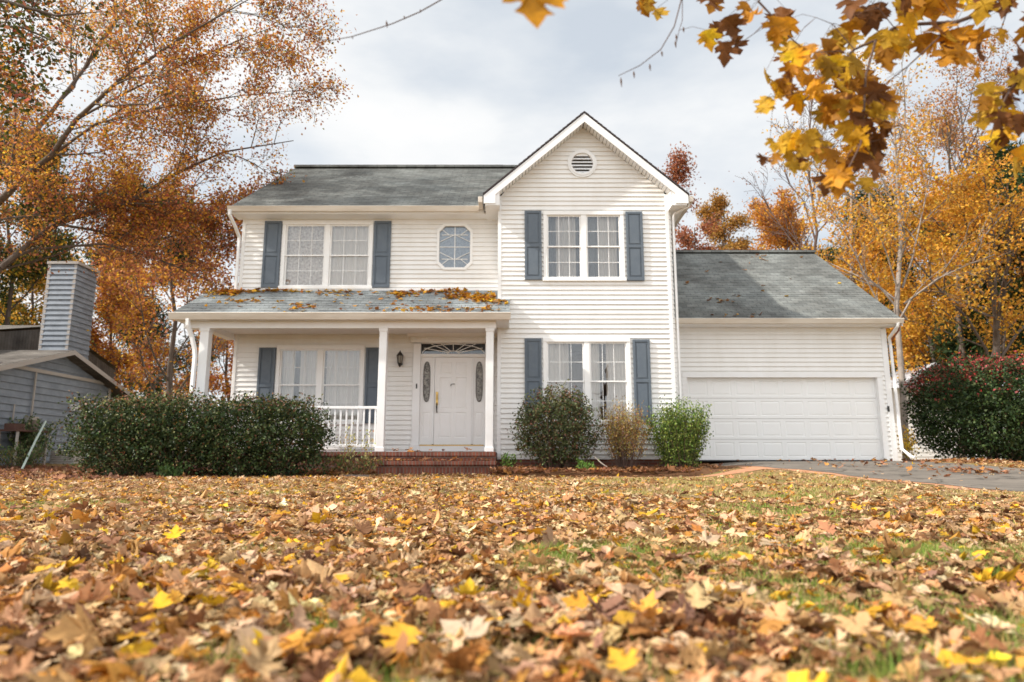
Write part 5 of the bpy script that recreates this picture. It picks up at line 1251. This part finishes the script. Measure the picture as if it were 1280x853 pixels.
# the big near leaf at the top
pos.append(at(662,-22,1.35)); sz.append(.118); col.append(np.array((.72,.33,.015))); y = np.array([.12,-.1,-1.]); y /= np.linalg.norm(y); z = np.array([.25,-1,.1]); z -= y*np.dot(z,y); z /= np.linalg.norm(z); Rm.append(np.stack([np.cross(y,z),y,z],1))
n += 1
cu = np.stack([rng.uniform(-.8,1.6,n), rng.uniform(-.6,1.2,n), rng.normal(0,.9,n), rng.normal(0,1.3,n)],1); cu[-1] = (.3,.2,.1,.3)
V, F, C = cloud(np.array(pos), np.array(Rm), np.array(sz), MAP2, MAP2F, np.array(col), cu)
C = C*np.exp(np.clip(clumpnoise(V, 22, 3), -1, 1)*.28)[:, None]
np_mesh('crown', V, F, np.clip(C,0,.9), mat('leaf_mottled', (.4,.2,.05), .6, (75, .40, (.16,.07,.02)), None, .25, vcol=True, trans=.45), over, smooth=False)
o_ = reparent(pet.build('leaf_stalks', M['twig']), over); o_['kind'] = 'stuff'
mb = MB()   # dry buds and seed husks on the bare twigs
for px, py, l in ((776,99,12),(792,91,9),(812,82,9),(827,66,7),(845,45,9),(844,53,9),(854,36,7),(483,28,9),(440,47,4),(395,48,4),(412,51,4),(505,22,4),(525,14,4)):
    p = at(px, py-2, D); q = at(px+1, py+l-2, D); mb.tube([p, (p*.6+q*.4), q], [.001,.0042 if l > 6 else .003,.001], 6)
reparent(mb.build('seed_husks', M['twig']), over)

# ------------------------------------------------------------------ sky, sun, camera
w = bpy.data.worlds.new('World'); SC.world = w; w.use_nodes = True
N = w.node_tree.nodes; L = w.node_tree.links; N.clear()
out = N.new('ShaderNodeOutputWorld'); sky = N.new('ShaderNodeTexSky'); sky.sky_type = 'NISHITA'; sky.sun_disc = False
SUN = np.array((1, .26, -.83)); el = math.atan2(.83, math.hypot(1, .26)); az = math.atan2(-1, -.26)
sky.sun_elevation = el; sky.sun_rotation = az % (2*math.pi)
b1 = N.new('ShaderNodeBackground'); b1.inputs[1].default_value = .13; L.new(sky.outputs[0], b1.inputs[0])
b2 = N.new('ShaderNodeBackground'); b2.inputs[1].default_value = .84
tc = N.new('ShaderNodeTexCoord'); mp = N.new('ShaderNodeMapping'); mp.inputs['Scale'].default_value = (1.0,1.0,2.6); mp.inputs['Location'].default_value = (.35,.1,.2)
L.new(tc.outputs['Generated'], mp.inputs[0])
n1_ = N.new('ShaderNodeTexNoise'); n1_.inputs['Scale'].default_value = 1.9; n1_.inputs['Detail'].default_value = 7; n1_.inputs['Roughness'].default_value = .52; L.new(mp.outputs[0], n1_.inputs['Vector'])
cr = N.new('ShaderNodeValToRGB'); e = cr.color_ramp.elements; e[0].position = .34; e[0].color = (.72,.72,.72,1); e[1].position = .54; e[1].color = (1,1,1,1); L.new(n1_.outputs[0], cr.inputs[0])
c2 = N.new('ShaderNodeValToRGB'); e = c2.color_ramp.elements; e[0].position = .35; e[0].color = (.80,.85,.89,1); e[1].position = .62; e[1].color = (1.0,1.0,1.0,1); L.new(n1_.outputs[0], c2.inputs[0]); L.new(c2.outputs[0], b2.inputs[0])
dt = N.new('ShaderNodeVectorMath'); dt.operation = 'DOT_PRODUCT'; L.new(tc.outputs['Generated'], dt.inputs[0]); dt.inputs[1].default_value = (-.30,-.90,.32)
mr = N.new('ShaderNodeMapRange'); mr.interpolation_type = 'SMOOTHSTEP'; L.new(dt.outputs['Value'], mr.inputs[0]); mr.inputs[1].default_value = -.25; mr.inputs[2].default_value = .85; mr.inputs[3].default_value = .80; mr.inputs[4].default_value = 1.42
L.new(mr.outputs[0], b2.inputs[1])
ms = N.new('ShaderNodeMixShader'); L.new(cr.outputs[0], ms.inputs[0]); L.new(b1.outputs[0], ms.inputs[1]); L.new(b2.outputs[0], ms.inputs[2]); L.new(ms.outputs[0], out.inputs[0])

from mathutils import Vector
sl_ = bpy.data.lights.new('sun', 'SUN'); sl_.energy = 5.0; sl_.angle = R(1.2); sl_.color = (1, .94, .85)
so = bpy.data.objects.new('sun', sl_); COL.objects.link(so); so.rotation_euler = Vector(SUN).to_track_quat('-Z', 'Y').to_euler(); so.location = (-20,-10,20)

cam = bpy.data.cameras.new('camera'); cam.sensor_width = 36; cam.lens = 24; cam.clip_start = .05; cam.clip_end = 2000
cam.dof.use_dof = True; cam.dof.focus_distance = 6.6; cam.dof.aperture_fstop = 1.9
co = bpy.data.objects.new('camera', cam); COL.objects.link(co); co.location = (0, 0, CH); co.rotation_euler = (R(90)+TH, 0, 0); SC.camera = co
SC.view_settings.view_transform = 'Standard'; SC.view_settings.look = 'None'; SC.view_settings.gamma = 1; SC.view_settings.exposure = .34
SC.view_settings.use_curve_mapping = False
SC.cycles.max_bounces = 6; SC.cycles.transparent_max_bounces = 12; SC.cycles.use_denoising = True
SC.cycles.caustics_reflective = False; SC.cycles.caustics_refractive = False
